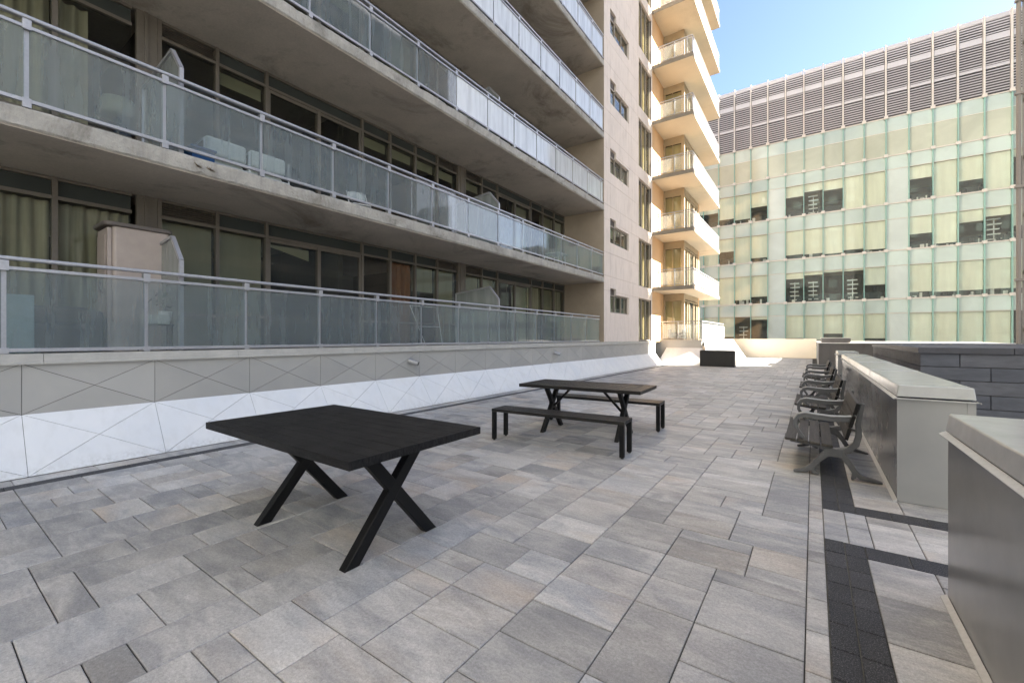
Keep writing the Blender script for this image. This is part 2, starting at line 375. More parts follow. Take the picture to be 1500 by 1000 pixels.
pack(pv, XK1, 23.63, 40, 76)
struct('paving', pv, M['paver'])
bd = MB()
w = (BX1-BX0)/2
for k, (y0, y1) in enumerate(((-2.6, A_TOP-.0), (B_LOW, 14.4))):
    for c in range(2):
        a = y0 - (.0 if c == 0 else .1)
        ya = max(a, y0)
        while ya < y1 - .01:
            yb = min(ya + .22, y1); paver(bd, BX0+c*w, BX0+(c+1)*w, ya, yb, g=.0018); ya = yb
for x in [BX1 + i*.22 for i in range(5)]:
    paver(bd, x, min(x+.22, 1.3), A_TOP-.2, A_TOP, g=.0018); paver(bd, x, min(x+.22, 1.3), B_LOW, B_TOP, g=.0018)
y = -2.6
while y < 23.6:
    paver(bd, XK0, XK1, y, y+.45, g=.0018); y += .45
struct('paving_border', bd, M['band'])
struct('border_bed', MB().box(BX0, BX1, -2.6, 14.4, -.0115, -.0065).box(BX1+.001, 1.3, A_TOP-.2, A_TOP, -.0115, -.0065).box(BX1+.001, 1.3, B_LOW, B_TOP, -.0115, -.0065), M['bordersand'])
struct('paving_bed', MB().box(-9.2, 7.2, -6, 36.4, -.4, -.012), M['sand'])
struct('terrace_slab', MB().box(-9.2, 7.2, -6.2, 36.5, -1.4, -.41), M['greywall'])
struct('street_ground', MB().quad((-900,-900,-14),(900,-900,-14),(900,900,-14),(-900,900,-14)), M['street'])

# ------------------------------------------------------------------ the low wall under the first balcony row
FX = -6.95                                             # plane of the rails / facade
ZF, ZC, ZT = .588, 1.138, 1.245                        # fold, underside of coping, coping top
def tri(mb, a, b, c, n, gap=.0035, th=.012):
    """flat triangular panel, shrunk so a shadow gap stays between neighbours"""
    a, b, c, n = Vector(a), Vector(b), Vector(c), Vector(n)
    l1, l2, l3 = (b-c).length, (c-a).length, (a-b).length; P = l1+l2+l3
    I = (a*l1 + b*l2 + c*l3)/P; r = (b-a).cross(c-a).length/P
    k = max(0, 1 - gap/r); p = [I + (q-I)*k for q in (a,b,c)]
    mb.add([q + n*th for q in p] + [q for q in p], [(0,1,2),(5,4,3),(0,3,4,1),(1,4,5,2),(2,5,3,0)])
wall = thing('parapet_wall', 'long low wall with white sloped base and grey triangle-jointed cladding below balconies', 'wall', (FX, 0, 0))
sl = MB(); cl = MB(); bk = MB()
nsl = Vector((.588, 0, .41)).normalized(); y0 = .74 - 1.135*4
for i in range(24):
    a, b = y0 + i*1.135, y0 + (i+1)*1.135
    if b > 23.3: b = 23.3
    if a >= b: break
    m = (a+b)/2
    P = [(FX-FX, a, ZF), (FX-FX, b, ZF), (XW-FX, b, .0), (XW-FX, a, .0)]; C = ((XW-FX)/2+.820*.022, m, ZF/2+.572*.022)
    for q in range(4): tri(sl, P[q], P[(q+1) % 4], C, nsl, gap=.002)
    P = [(0, a, ZF+.004), (0, b, ZF+.004), (0, b, ZC), (0, a, ZC)]; C = (.012, m, (ZF+ZC)/2)
    for q in range(4): tri(cl, P[q], P[(q+1) % 4], C, (1,0,0), gap=.0025)
obj('sloped_base', sl, M['wpanel'], wall); obj('cladding', cl, M['clad'], wall)
bk.prism([(-.3, -.3), (XW-FX-.004, -.3), (XW-FX-.004, .0), (-.004, ZF), (-.004, ZC-.01), (-.3, ZC-.01)], 'y', -4, 23.3)
obj('backing', bk, M['joint'], wall)
cp = MB()
for i in range(-3, 16):
    a, b = i*1.95+.9, (i+1)*1.95+.9 - .004
    b = min(b, 23.32)
    if a < b:
        cp.prism([(-.22, ZC), (.035, ZC-.008), (.05, ZC-.008), (.05, ZC+.012), (.03, ZC+.018), (.022, ZT), (-.22, ZT+.004)], 'y', a, b)
obj('coping', cp, M['coping'], wall)
L0 = None
def wall_light(y, label):
    t = thing('wall_light', label, 'wall light', (FX+.014, y, .915), 0, 'cylinder spotlights on the low wall')
    obj('bracket', MB().tube([(0,0,0),(.012,0,0)], .035, 16).tube([(.0,0,0),(.06,0,0)], .014, 10), M['clampgrey'], t, smooth=False)
    d = Vector((.8, .5, -.3)).normalized()
    p = Vector((.07, .0, .0))
    obj('lamp_body', MB().tube([p-d*.08, p+d*.13], .052, 20), M['clampgrey'], t)
    obj('lamp_face', MB().tube([p+d*.1305, p+d*.134], .045, 20), M['black'], t)
    return t
wall_light(6.15, 'nearer of two grey cylinder spotlights on the low wall behind the square table')
wall_light(12.3, 'farther grey cylinder spotlight on the low wall, above the picnic table')

# ------------------------------------------------------------------ apartment building
bld = thing('apartment_building', 'concrete apartment block with long glass railed balconies and a sunlit corner stack', 'building', (FX, 0, 0))
def B(name, mb, mat, parent=None, **k):
    """a part of the building, coordinates given in the scene"""
    for i, p in enumerate(mb.v): mb.v[i] = (p[0]-FX, p[1], p[2])
    return obj(name, mb, mat, parent or bld, **k)
WW = -8.75                     # window wall
ST = 2.93
SB = [3.68 + ST*k for k in range(7)]        # undersides of the balcony slabs
for k, z in enumerate(SB):
    sm = MB().box(WW-.05, FX-.06, -24, 16.394, z+.004, z+.224); re_ = random.Random(40+k); n_ = 300
    vs = []; fs = []; ch = 0
    for q in range(n_+1):
        yy = -4 + 20.395*q/n_; j = lambda a: re_.uniform(-a, a)
        ch = ch*.6 + (re_.uniform(0, .035) if re_.random() < .07 else 0)        # broken arrises
        cb = re_.uniform(0, .03) if re_.random() < .05 else 0
        vs += [(FX-.058, yy, z+.0045), (FX-.018+j(.004)-cb, yy, z+.002+j(.002)), (FX-.002+j(.004), yy, z+.022+j(.005)+cb), (FX+j(.0035), yy, z+.12+j(.01)), (FX-.002+j(.003), yy, z+.205+j(.004)-ch*.7), (FX-.016-ch, yy, z+.2255+j(.003)-ch*.25), (FX-.058, yy, z+.2235)]
        if q: fs += [((q-1)*7+i, (q-1)*7+i+1, q*7+i+1, q*7+i) for i in range(6)]
    sm.add(vs, fs); sm.box(FX-.06, FX-.004, -24, -4.001, z+.004, z+.224)
    B('balcony_slab', sm, M['slab'])
    sf = MB().box(-14, FX-.02, -24, 16.38, z, z+.0035)
    B('soffit', sf, M['soffit'])
    B('drip_edge', MB().box(FX-.055, FX-.03, -24, 16.38, z-.012, z-.0005), M['soffit'])
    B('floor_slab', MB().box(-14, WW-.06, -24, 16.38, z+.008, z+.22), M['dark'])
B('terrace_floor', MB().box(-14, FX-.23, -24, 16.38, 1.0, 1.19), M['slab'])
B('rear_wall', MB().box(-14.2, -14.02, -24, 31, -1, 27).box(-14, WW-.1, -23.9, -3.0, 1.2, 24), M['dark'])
pt = MB()
for y in (2.34, 5.9, 9.72, 12.6, 16.45):
    pt.box(-14, WW-.3, y-.06, y+.06, 1.19, 24)
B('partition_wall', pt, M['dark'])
B('end_wall', MB().box(WW-.02, FX-.004, 16.4, 16.75, 0, 24), M['flank'])

# --- window wall, bay by bay
bays = [(-2.6,-1.45,'w'), (-1.45,-.2,'w'), (-.2,1.24,'w'), (1.24,2.10,'w'), (2.10,2.42,'c'), (2.42,3.25,'l'), (3.25,4.1,'w'), (4.1,6.27,'d'), (6.27,7.09,'w'), (7.09,7.93,'w'),
        (7.93,8.75,'w'), (8.75,9.58,'l'), (9.58,9.92,'c'), (9.92,10.75,'l'), (10.75,11.58,'w'), (11.58,13.68,'d'), (13.68,14.55,'w'), (14.55,15.45,'w'), (15.45,16.36,'w')]
cover = {1: ['curtain','curtain','curtain','curtain',None,'blind','blind','dark','dark','curtainred','half','blind',None,'blind','blind','halfdoor','curtain','blind','curtain'],
         2: ['curtain','curtain','curtain','halfcurtain',None,'dark','valance','dark','valance','valance','valance','valance',None,'valance','dark','halfdoor','dark','blind','blindwhite'],
         3: ['dark']*4+[None]+['dark','dark','valance','dark','blind','dark','dark',None,'dark','dark','dark','blind','blind','dark'],
         4: ['dark']*4+[None]+['dark','blind','dark','dark','dark','dark','dark',None,'dark','blind','dark','dark','dark','dark']}
def wave(y0, y1, z0, z1, x, amp=.035, wl=.14):
    mb = MB(); n = max(8, int((y1-y0)/wl*8)); ph = random.uniform(0, 6)
    pts = [(x + amp*sin(2*pi*(y0+(y1-y0)*i/n)/wl + ph + .6*sin(i*.21)), y0+(y1-y0)*i/n) for i in range(n+1)]
    vs = [(p[0], p[1], z0) for p in pts] + [(p[0], p[1], z1) for p in pts]
    return mb.add(vs, [(i, i+1, n+2+i, n+1+i) for i in range(n)])
for lv in range(1, 5):
    zb = 1.19 if lv == 1 else SB[lv-2]+.225
    zt = SB[lv-1]; zh = zt - .29; zs = zb + .62
    for i, (a, b, kind) in enumerate(bays):
        cv = cover[lv][i]
        if kind == 'c':
            B('pier_panel', MB().box(WW-.06, WW+.03, a+.03, b-.03, zb, zt).box(WW+.03, WW+.05, a+.12, a+.17, zb, zt), M['frame']); continue
        fr = MB()
        fr.box(WW-.08, WW+.035, a-.028, a+.028, zb, zt-.002)                              # mullion
        fr.box(WW-.06, WW+.02, a+.03, b-.03, zt-.045, zt-.003).box(WW-.06, WW+.03, a+.03, b-.03, zh-.025, zh+.025).box(WW-.06, WW+.025, a+.03, b-.03, zb+.003, zb+.06)
        if kind != 'd': fr.box(WW-.06, WW+.022, a+.03, b-.03, zs-.022, zs+.022)
        else:
            m = (a+b)/2; fr.box(WW-.075, WW+.028, m-.035, m+.035, zb+.06, zh-.027)
            fr.box(WW-.05, WW+.012, a+.031, a+.075, zb+.062, zh-.027).box(WW-.05, WW+.012, b-.075, b-.031, zb+.062, zh-.027)
            fr.box(WW-.045, WW+.014, a+.077, b-.077, zh-.09, zh-.028)
        win = B('balcony_door' if kind == 'd' else 'window', fr, M['frame'])
        B('pane', MB().quad((WW-.02,a+.03,zb+.06),(WW-.02,b-.03,zb+.06),(WW-.02,b-.03,zh-.025),(WW-.02,a+.03,zh-.025)), M['winglass'], win)
        if kind == 'l':
            lo = MB()
            for q in range(6):
                z = zh + .035 + q*.036
                lo.add([(WW+.01,a+.032,z),(WW+.01,b-.032,z),(WW-.045,b-.032,z+.03),(WW-.045,a+.032,z+.03),(WW+.01,a+.032,z+.007),(WW+.01,b-.032,z+.007),(WW-.045,b-.032,z+.037),(WW-.045,a+.032,z+.037)],
                       [(0,1,2,3),(7,6,5,4),(0,4,5,1),(1,5,6,2),(2,6,7,3),(3,7,4,0)])
            lo.box(WW-.14, WW-.12, a+.03, b-.03, zh, zt-.05)
            B('louvre_vent', lo, M['frame'], win)
        else:
            B('transom_panel', MB().box(WW-.05, WW-.03, a+.03, b-.03, zh+.026, zt-.046), M['spanglass'], win)
        xc = WW-.16
        if cv in ('curtain', 'curtainred', 'halfcurtain'):
            bb = b-.03 if cv != 'halfcurtain' else a + (b-a)*.42
            B('curtain', wave(a+.03, bb, zb+.08, zh-.03, xc), M['curtainred' if cv == 'curtainred' else 'curtain'], win, smooth=True)
        elif cv in ('blind', 'blindwhite'):
            B('blind', MB().box(xc-.01, xc, a+.03, b-.03, zb+.08, zh-.03), M[cv], win)
        elif cv == 'half':
            B('blind', MB().box(xc-.01, xc, a+.03, b-.03, zh-.7, zh-.03), M['blind'], win)
        elif cv == 'valance':
            B('blind', MB().box(xc-.01, xc, a+.03, b-.03, zh-.26, zh-.03), M['blind'], win)
        elif cv == 'halfdoor':
            B('blind', MB().box(xc-.01, xc, (a+b)/2+.04, b-.08, zb+.08, zh-.1), M['blind'], win)
        if lv == 1 and kind == 'd' and i == 7:
            B('blind', MB().add([(xc, a+.09, zh-.1), (xc, a+.95, zh-.1), (xc, a+.95, zh-.33), (xc, a+.09, zh-.14)], [(0,1,2,3)]), M['blind'], win)
    tc = MB().box(WW-.12, WW+.0, 16.33, 16.39, zb, zt-.002)
    B('end_mullion', tc, M['frame'])

# --- railings of the long balconies
def railing_y(x, ya, yb, z0, ztop, posts, name='balcony_railing', glass='railglass', parts=True, under=.08, half=1):
    hr = MB().box(x-.035, x+.03, ya, yb, ztop-.042, ztop)
    r = B(name, hr, M['alu'], bevel=.012)
    zm = ztop-.125; zb = z0+under
    B('rail_bar', MB().box(x-.018, x+.018, ya, yb, zm-.018, zm+.018), M['alu'], r, bevel=.004)
    B('rail_bar', MB().box(x-.02, x+.02, ya, yb, zb-.02, zb+.02), M['alu'], r, bevel=.004)
    for p in posts:
        B('post', MB().box(x-.055, x-.022, p-.021, p+.021, z0+.003, ztop-.044).box(x-.058, x+.024, p-.034, p+.034, zm-.03, ztop-.046)
          .box(x-.058, x+.024, p-.034, p+.034, z0+.003, zb+.026), M['alu'], r, bevel=.003)
    ed = [ya] + [p for p in posts if ya+.1 < p < yb-.1] + [yb]
    for a, b in zip(ed, ed[1:]):
        tw = random.uniform(-.0008, .0008)
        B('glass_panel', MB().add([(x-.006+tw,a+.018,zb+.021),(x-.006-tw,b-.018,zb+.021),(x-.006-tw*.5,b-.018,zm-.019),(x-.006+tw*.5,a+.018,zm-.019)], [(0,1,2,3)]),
          M['railglass'] if glass == 'railglass' or (glass == 'half' and a < 6.6) else M['skyfilmglass'], r)
    return r
p1 = [.62 + 1.182*k for k in range(-3, 14) if -3 < .62+1.182*k < 15.75]
railing_y(FX-.03, -3.2, 16.0, ZT, 2.285, p1, under=.04)
for lv in range(2, 7):
    off = (.78, .35, .6, .78, .2)[lv-2]
    ps = [off + 1.212*k for k in range(-3, 14) if -3 < off+1.212*k < 16.2]
    zs = SB[lv-2]+.225
    railing_y(FX-.03, -3.2, 16.36, zs, SB[lv-2]+1.23, ps, glass='railglass' if lv == 2 else 'half' if lv == 3 else 'skyfilmglass')

# --- privacy screens between flats
def screen(y, z0, zt, x1=-7.08, x0=-8.66):
    c = .32
    poly = [(x0, z0), (x1, z0), (x1, zt-.38), (x1-c, zt-.02), (x0, zt-.14)]
    f = MB(); n = len(poly)
    for i in range(n):
        a, b = poly[i], poly[(i+1) % n]
        f.bar((a[0], y, a[1]), (b[0], y, b[1]), .05, .04, (0,1,0))
    fr = B('privacy_screen', f, M['alu'])
    B('screen_panel', MB().prism([(p[0], p[1]) for p in poly], 'y', y-.004, y+.004), M['screenglass'], fr)
for y in (2.2, 9.45):
    screen(y, ZT+.02, 2.86)
    for lv in (2, 3, 4): screen(y, SB[lv-2]+.26, SB[lv-2]+.26+1.55)

# --- flat pier with small and tall windows
def strip(mb, y0, y1, holes, ztop=24.2, x0=FX-.3, x1=FX):
    z = ZT+.006
    for a, b in holes:
        mb.box(x0, x1, y0, y1, z, a); z = b
    mb.box(x0, x1, y0, y1, z, ztop)
pw = MB(); G = .006
KS = range(0, 7)
small = [(2.47+ST*k, 3.50+ST*k) for k in KS]; tall = [(1.27 if k == 0 else 3.95+ST*(k-1), 3.36+ST*k) for k in KS]
cuts = sorted([3.37+ST*k for k in KS] + [3.98+ST*k for k in KS] + [4.95+ST*k-ST for k in range(1, 8)])
def panelled(y0, y1, holes):
    """precast panels with open joints, keeping clear of the openings"""
    z = ZT+.006; edges = [e for e in cuts] + [24.2]
    for e in edges:
        segs = [(z, e - G)]
        for a, b in holes:
            ns = []
            for s0, s1 in segs:
                if b <= s0 or a >= s1: ns.append((s0, s1))
                else:
                    if a - s0 > .02: ns.append((s0, a))
                    if s1 - b > .02: ns.append((b, s1))
            segs = ns
        for s0, s1 in segs: pw.box(FX-.3, FX, y0+G/2, y1-G/2, s0, s1)
        z = e
panelled(16.40, 17.06, []); panelled(17.06, 17.70, small); panelled(17.70, 19.28, [(a, b-.25) for a, b in small]); panelled(19.28, 20.64, []); panelled(20.64, 22.62, tall)
panelled(22.62, 22.78, [])
B('pier_wall', pw, M['pier'], bevel=.004, seg=1)
B('pier_backing', MB().box(FX-.6, FX-.31, 16.42, 17.05, 1, 24).box(FX-.6, FX-.31, 19.29, 20.63, 1, 24).box(FX-.55, FX-.02, 22.61, 22.615, 1, 24), M['joint'])
B('pier_interior', MB().box(-11.2, -11, 16.8, 24, 1, 24), M['dark'])
for k in KS:
    a, b = small[k]; x = FX-.11
    fr = MB()
    fr.box(x-.04, x+.03, 17.062, 19.278, a+.002, a+.05).box(x-.04, x+.03, 17.062, 19.278, b-.305, b-.252)
    for yy in (17.09, 17.72, 18.5, 19.25): fr.box(x-.04, x+.033, yy-.02, yy+.02, a+.05, b-.305)
    w_ = B('casement_window', fr, M['pierframe'])
    B('pane', MB().quad((x-.01,17.07,a+.05),(x-.01,19.27,a+.05),(x-.01,19.27,b-.3),(x-.01,17.07,b-.3)), M['winglass'], w_)
    B('blind', MB().box(x-.2, x-.19, 17.75, 18.48, a+.05+(.3 if k % 2 else 0), b-.3), M['blind'], w_)
    lv_ = MB()
    for q in range(5): lv_.box(x-.02, x+.03, 17.065, 17.695, b-.24+q*.047, b-.215+q*.047)
    lv_.box(x-.06, x-.04, 17.065, 17.695, b-.25, b-.002)
    B('louvre_vent', lv_, M['louvre'], w_)
    a, b = tall[k]; x = FX-.1
    fr = MB().box(x-.04, x+.03, 20.642, 22.618, a+.002, a+.05).box(x-.04, x+.03, 20.642, 22.618, b-.05, b-.002)
    for yy in (20.67, 21.25, 21.9, 22.59): fr.box(x-.04, x+.035, yy-.025, yy+.025, a+.05, b-.05)
    w_ = B('tall_window', fr, M['pierframe'])
    B('pane', MB().quad((x-.01,20.65,a+.05),(x-.01,22.61,a+.05),(x-.01,22.61,b-.05),(x-.01,20.65,b-.05)), M['winglass'], w_)
    B('curtain', wave(21.3, 22.55, a+.06, b-.06, x-.16, .03, .2), M['stackcurtain'], w_, smooth=True)

# --- corner balcony stack (the part the sun reaches)
SY0, SY1, SX1 = 22.82, 30.4, -4.93
ZS = [3.88 + 2.925*k for k in range(7)]
B('stack_wall', MB().box(FX-.5, FX-.003, 22.785, 24.9, 1.2, 27), M['warmwall'])
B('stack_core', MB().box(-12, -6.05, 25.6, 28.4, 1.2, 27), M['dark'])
B('stack_end_wall', MB().box(-12, -5.86, 28.42, 28.8, 1.2, 27), M['warmwall'])
for k, z in enumerate(ZS):
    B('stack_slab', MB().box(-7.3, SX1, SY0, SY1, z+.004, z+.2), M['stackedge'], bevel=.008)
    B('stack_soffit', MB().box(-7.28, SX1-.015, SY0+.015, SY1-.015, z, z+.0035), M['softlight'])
    r = B('stack_railing', MB().box(FX+.05, SX1-.02, SY0+.04, SY0+.085, z+1.06, z+1.1).box(SX1-.065, SX1-.02, SY0+.087, SY1-.05, z+1.06, z+1.1), M['alu'], bevel=.008)
    B('rail_bar', MB().box(FX+.05, SX1-.03, SY0+.05, SY0+.075, z+.96, z+.985).box(SX1-.055, SX1-.03, SY0+.078, SY1-.05, z+.96, z+.985)
      .box(FX+.05, SX1-.03, SY0+.05, SY0+.075, z+.27, z+.295).box(SX1-.055, SX1-.03, SY0+.078, SY1-.05, z+.27, z+.295), M['alu'], r)
    for x in (FX+.28, FX+1.1, SX1-.3): B('post', MB().box(x-.022, x+.022, SY0+.078, SY0+.12, z+.2, z+1.06), M['alu'], r)
    for q in range(6): B('post', MB().box(SX1-.1, SX1-.062, SY0+.5+q*1.3, SY0+.545+q*1.3, z+.2, z+1.06), M['alu'], r)
    for a, b in ((FX+.07, FX+.27), (FX+.29, FX+1.09), (FX+1.11, SX1-.31), (SX1-.29, SX1-.04)):
        B('glass_panel', MB().quad((a, SY0+.062, z+.296), (b, SY0+.062, z+.296), (b, SY0+.062, z+.958), (a, SY0+.062, z+.958)), M['stackglass'], r)
    for q in range(6):
        a = SY0+.08+q*1.24
        B('glass_panel', MB().quad((SX1-.042, a, z+.296), (SX1-.042, a+1.22, z+.296), (SX1-.042, a+1.22, z+.958), (SX1-.042, a, z+.958)), M['sunwhite'], r)
for k in range(7):
    z0 = 1.2 if k == 0 else ZS[k-1]+.2; z1 = ZS[k]
    yw = 24.95; xa, xb = FX+.0, -5.86
    fr = MB().box(xa, xb-.14, yw-.03, yw+.05, z1-.4, z1-.33).box(xa, xa+.09, yw-.03, yw+.05, z0, z1-.4).box(xb-.14, xb+.02, yw-.04, yw+.12, z0, z1-.003).box(xa, xb-.14, yw-.03, yw+.05, z0+.0, z0+.1)
    fr.box(xa, xb-.14, yw-.02, yw+.04, z1-.33, z1-.003).box((xa+xb)/2-.08, (xa+xb)/2-.05, yw-.02, yw+.03, z0+.1, z1-.4)
    w_ = B('corner_window', fr, M['framewarm'])
    B('pane', MB().quad((xa+.09, yw, z0+.1), (xb-.14, yw, z0+.1), (xb-.14, yw, z1-.4), (xa+.09, yw, z1-.4)), M['winglass'], w_)
    B('curtain', wave(0, 1, 0, 1, 0) if False else MB().box(xa+.05, xb-.2, yw+.14, yw+.15, z0+.1, z1-.4), M['stackcurtain'], w_)
    fr = MB().box(xb-.06, xb+.015, yw+.12, 28.42, z1-.42, z1-.36).box(xb-.06, xb+.01, yw+.12, 28.42, z1-.3, z1-.004)
    for yy in (25.75, 26.2, 27.3, 28.0, 28.38): fr.box(xb-.06, xb+.02, yy-.05, yy+.05, z0, z1-.42)
    w2 = B('side_window', fr, M['framewarm'])
    B('pane', MB().quad((xb-.02, yw+.12, z0+.02), (xb-.02, 28.4, z0+.02), (xb-.02, 28.4, z1-.42), (xb-.02, yw+.12, z1-.42)), M['winglass'], w2)
    B('curtain', MB().box(xb-.2, xb-.19, yw+.3, 26.9, z0+.02, z1-.42), M['stackcurtain'], w2)
B('upper_storeys', MB().box(-14, FX, -24, 16.7, 24.3, 62).box(-14, FX-.3, 16.75, 28.8, 27.05, 62), M['upper'])  # unseen storeys, raised tall and pale to bounce sunlight onto the terrace
# plinth under the stack
pl = thing('plinth_wall', 'white sloped plinth wall below the sunlit corner stack, behind the black planter', 'wall', (-7, 23.3, 0))
def at(mb, o):
    mb.v = [(p[0]-o[0], p[1]-o[1], p[2]-o[2]) for p in mb.v]; return mb
O = (-7, 23.3, 0)
s_ = MB()
def slab4(mb, a, b, c, d, n, th=.02):
    n = Vector(n).normalized()*th; q = [Vector(p) for p in (a,b,c,d)]
    mb.add([p for p in q] + [p-n for p in q], [(0,1,2,3),(7,6,5,4),(0,4,5,1),(1,5,6,2),(2,6,7,3),(3,7,4,0)])
slab4(s_, (-6.85,23.25,0), (-4.25,23.25,0), (-4.80,24.28,.88), (-6.62,24.28,.88), (0,-.88,1.03))
slab4(s_, (-4.249,23.255,0), (-3.95,34.9,0), (-4.78,34.9,1.3), (-4.78,24.6,1.3), (.9,0,.6))
obj('sloped_base', at(s_, O), M['wpanel'], pl)
obj('cladding', at(MB().box(-7.4, -4.82, 24.29, 24.5, 0, 1.24), O), M['clad'], pl)
obj('coping', at(MB().box(-7.4, -4.79, 24.26, 24.55, 1.243, 1.31).box(-7.4, -4.8, 24.553, 34.9, 1.0, 1.29), O), M['coping'], pl)
# rail standing on it
r = B('stack_railing', MB().box(FX-.2, -4.8, 24.360, 24.400, 2.28, 2.33).box(-4.84, -4.8, 24.403, 31, 2.28, 2.33), M['alu'])
B('rail_bar', MB().box(FX-.2, -4.81, 24.365, 24.395, 2.15, 2.18).box(-4.835, -4.81, 24.400, 31, 2.15, 2.18).box(FX-.2, -4.81, 24.365, 24.395, 1.36, 1.39).box(-4.835, -4.81, 24.400, 31, 1.36, 1.39), M['alu'], r)
for x in (-6.85, -6.05, -5.25, -4.83): B('post', MB().box(x-.02, x+.02, 24.400, 24.430, 1.31, 2.28), M['alu'], r)
for q in range(7): B('post', MB().box(-4.87, -4.84, 25.000+q, 25.040+q, 1.29, 2.28), M['alu'], r)
for a, b in ((-7.1, -6.87), (-6.83, -6.07), (-6.03, -5.27), (-5.23, -4.85)): B('glass_panel', MB().quad((a,24.380,1.39),(b,24.380,1.39),(b,24.380,2.15),(a,24.380,2.15)), M['stackglass'], r)
for q in range(7): B('glass_panel', MB().quad((-4.822,24.450+q,1.39),(-4.822,25.420+q,1.39),(-4.822,25.420+q,2.15),(-4.822,24.450+q,2.15)), M['sunwhite'], r)

# ------------------------------------------------------------------ things on the balconies
cab = thing('storage_cabinet', 'tall beige plastic storage cabinet standing behind the lowest balcony railing', 'cabinet', (-8.12, 1.86, 1.19))
def rounded(x0, x1, y0, y1, r, n=5):
    P = []
    for cx, cy, a0 in ((x1-r, y1-r, 0), (x0+r, y1-r, 90), (x0+r, y0+r, 180), (x1-r, y0+r, 270)):
        P += [(cx + r*cos(radians(a0+90*i/n)), cy + r*sin(radians(a0+90*i/n))) for i in range(n+1)]
    return P
obj('cabinet_body', MB().prism(rounded(-.28, .28, -.2, .44, .05), 'z', 0, 1.76), M['plastic'], cab)
obj('cabinet_lid', MB().prism(rounded(-.32, .32, -.3, .48, .09), 'z', 1.763, 1.82), M['plasticdark'], cab, bevel=.015)
d1 = obj('cabinet_door', MB().box(-.25, .25, -.25, -.203, .05, 1.74).box(-.2, .2, -.265, -.252, .15, .8).box(-.2, .2, -.265, -.252, .9, 1.66), M['plastic'], cab, bevel=.012)
obj('handle', MB().tube([(.12,-.27,.84),(.12,-.3,.9),(.12,-.3,1.02),(.12,-.27,1.08)], .012, 8), M['plasticdark'], d1)

def folding_chair(label, loc, rz, grp=None):
    t = thing('folding_chair', label, 'chair', loc, rz, grp)
    obj('backrest', MB().prism([(-.2,.62),(-.21,.68),(-.19,.78),(-.12,.81),(.12,.81),(.19,.78),(.21,.68),(.2,.62),(.1,.6),(-.1,.6)], 'y', .17, .195), M['white'], t, bevel=.008)
    obj('seat', MB().box(-.2, .2, -.22, .18, .42, .445), M['white'], t, bevel=.01)
    fm = MB()
    for s in (-1, 1):
        fm.tube([(s*.21,.19,.8),(s*.21,-.02,.42),(s*.21,-.26,0)], .012, 8).tube([(s*.19,-.2,.42),(s*.19,.24,0)], .012, 8)
    fm.tube([(-.19,.2,.08),(.19,.2,.08)], .009, 8).tube([(-.21,-.22,.08),(.21,-.22,.08)], .009, 8)
    obj('frame', fm, M['white'], t); return t
FZ2 = SB[0]+.225
folding_chair('white folding chair seen through second storey balcony glass', (-8.3, 5.87, FZ2), radians(75))
def sofa_chair(label, loc, rz):
    t = thing('patio_armchair', label, 'armchair', loc, rz, 'pale cushioned patio armchairs')
    obj('cushion', MB().box(-.3, .3, -.3, .22, .28, .4).box(-.3, .3, .2, .34, .405, .7), M['cushion'], t, bevel=.05, seg=3)
    f = MB()
    for s in (-1, 1):
        f.tube([(s*.33,-.3,0),(s*.33,-.3,.55),(s*.33,.0,.6),(s*.33,.36,.62),(s*.33,.38,0)], .014, 8)
        f.tube([(s*.33,-.2,.3),(s*.33,-.1,.15),(s*.33,.0,.28),(s*.33,.1,.15),(s*.33,.25,.3)], .01, 6)
    f.tube([(-.33,-.3,.27),(.33,-.3,.27)], .012, 8).tube([(-.33,.38,.27),(.33,.38,.27)], .012, 8)
    obj('frame', f, M['white'], t); return t
sofa_chair('pale cushioned patio armchair on the second storey, beside the blue box', (-8.1, 3.03, FZ2), radians(-90))
sofa_chair('pale cushioned patio armchair on the second storey, farther from the blue box', (-8.1, 3.68, FZ2), radians(-90))
t = thing('storage_box', 'small blue plastic box under second storey balcony railing', 'box', (-7.7, 2.62, FZ2))
obj('box_body', MB().prism([(-.16,0),(.16,0),(.18,.34),(-.18,.34)], 'y', -.15, .15), M['bluebox'], t, bevel=.01); obj('lid', MB().box(-.2, .2, -.17, .17, .343, .38), M['bluebox'], t, bevel=.01)
t = thing('patio_table', 'small white table behind second storey balcony glass near the flat pier', 'table', (-7.6, 13.6, FZ2))
obj('tabletop', MB().prism(rounded(-.3, .3, -.35, .35, .06), 'z', .5, .53), M['white'], t)
for a, b in ((-.24,-.28),(.24,-.28),(-.24,.28),(.24,.28)): obj('leg', MB().tube([(a,b,0),(a*.9,b*.9,.5)], .016, 8), M['white'], t)
t = thing('floor_lamp', 'pale drum shade floor lamp inside the second storey window', 'lamp', (-9.15, 2.0, FZ2))
obj('lamp_shade', MB().tube([(0,0,1.05),(0,0,1.33)], [.26,.2], 24), M['cushion'], t, smooth=True); obj('lamp_stand', MB().tube([(0,0,.02),(0,0,1.06)], .015, 8).tube([(0,0,0),(0,0,.02)], .13, 20), M['plasticdark'], t)
t = thing('covered_sofa', 'low dark covered patio sofa behind the lowest balcony glass', 'sofa', (-8.1, 1.05, 1.19))
obj('sofa_seat', MB().box(-.35, .3, -.72, .5, .0, .42), M['darkcloth'], t, bevel=.07, seg=3); obj('sofa_back', MB().box(-.45, -.25, -.72, .5, .1, .66), M['darkcloth'], t, bevel=.08, seg=3)
for s, yy in ((0, -.72), (1, .36)): obj('armrest', MB().box(-.36, .3, yy, yy+.16, .05, .6), M['darkcloth'], t, bevel=.06, seg=3)
t = thing('outdoor_screen', 'grey green upright panel with teal foot behind the lowest railing', 'panel', (-7.35, .78, 1.19))
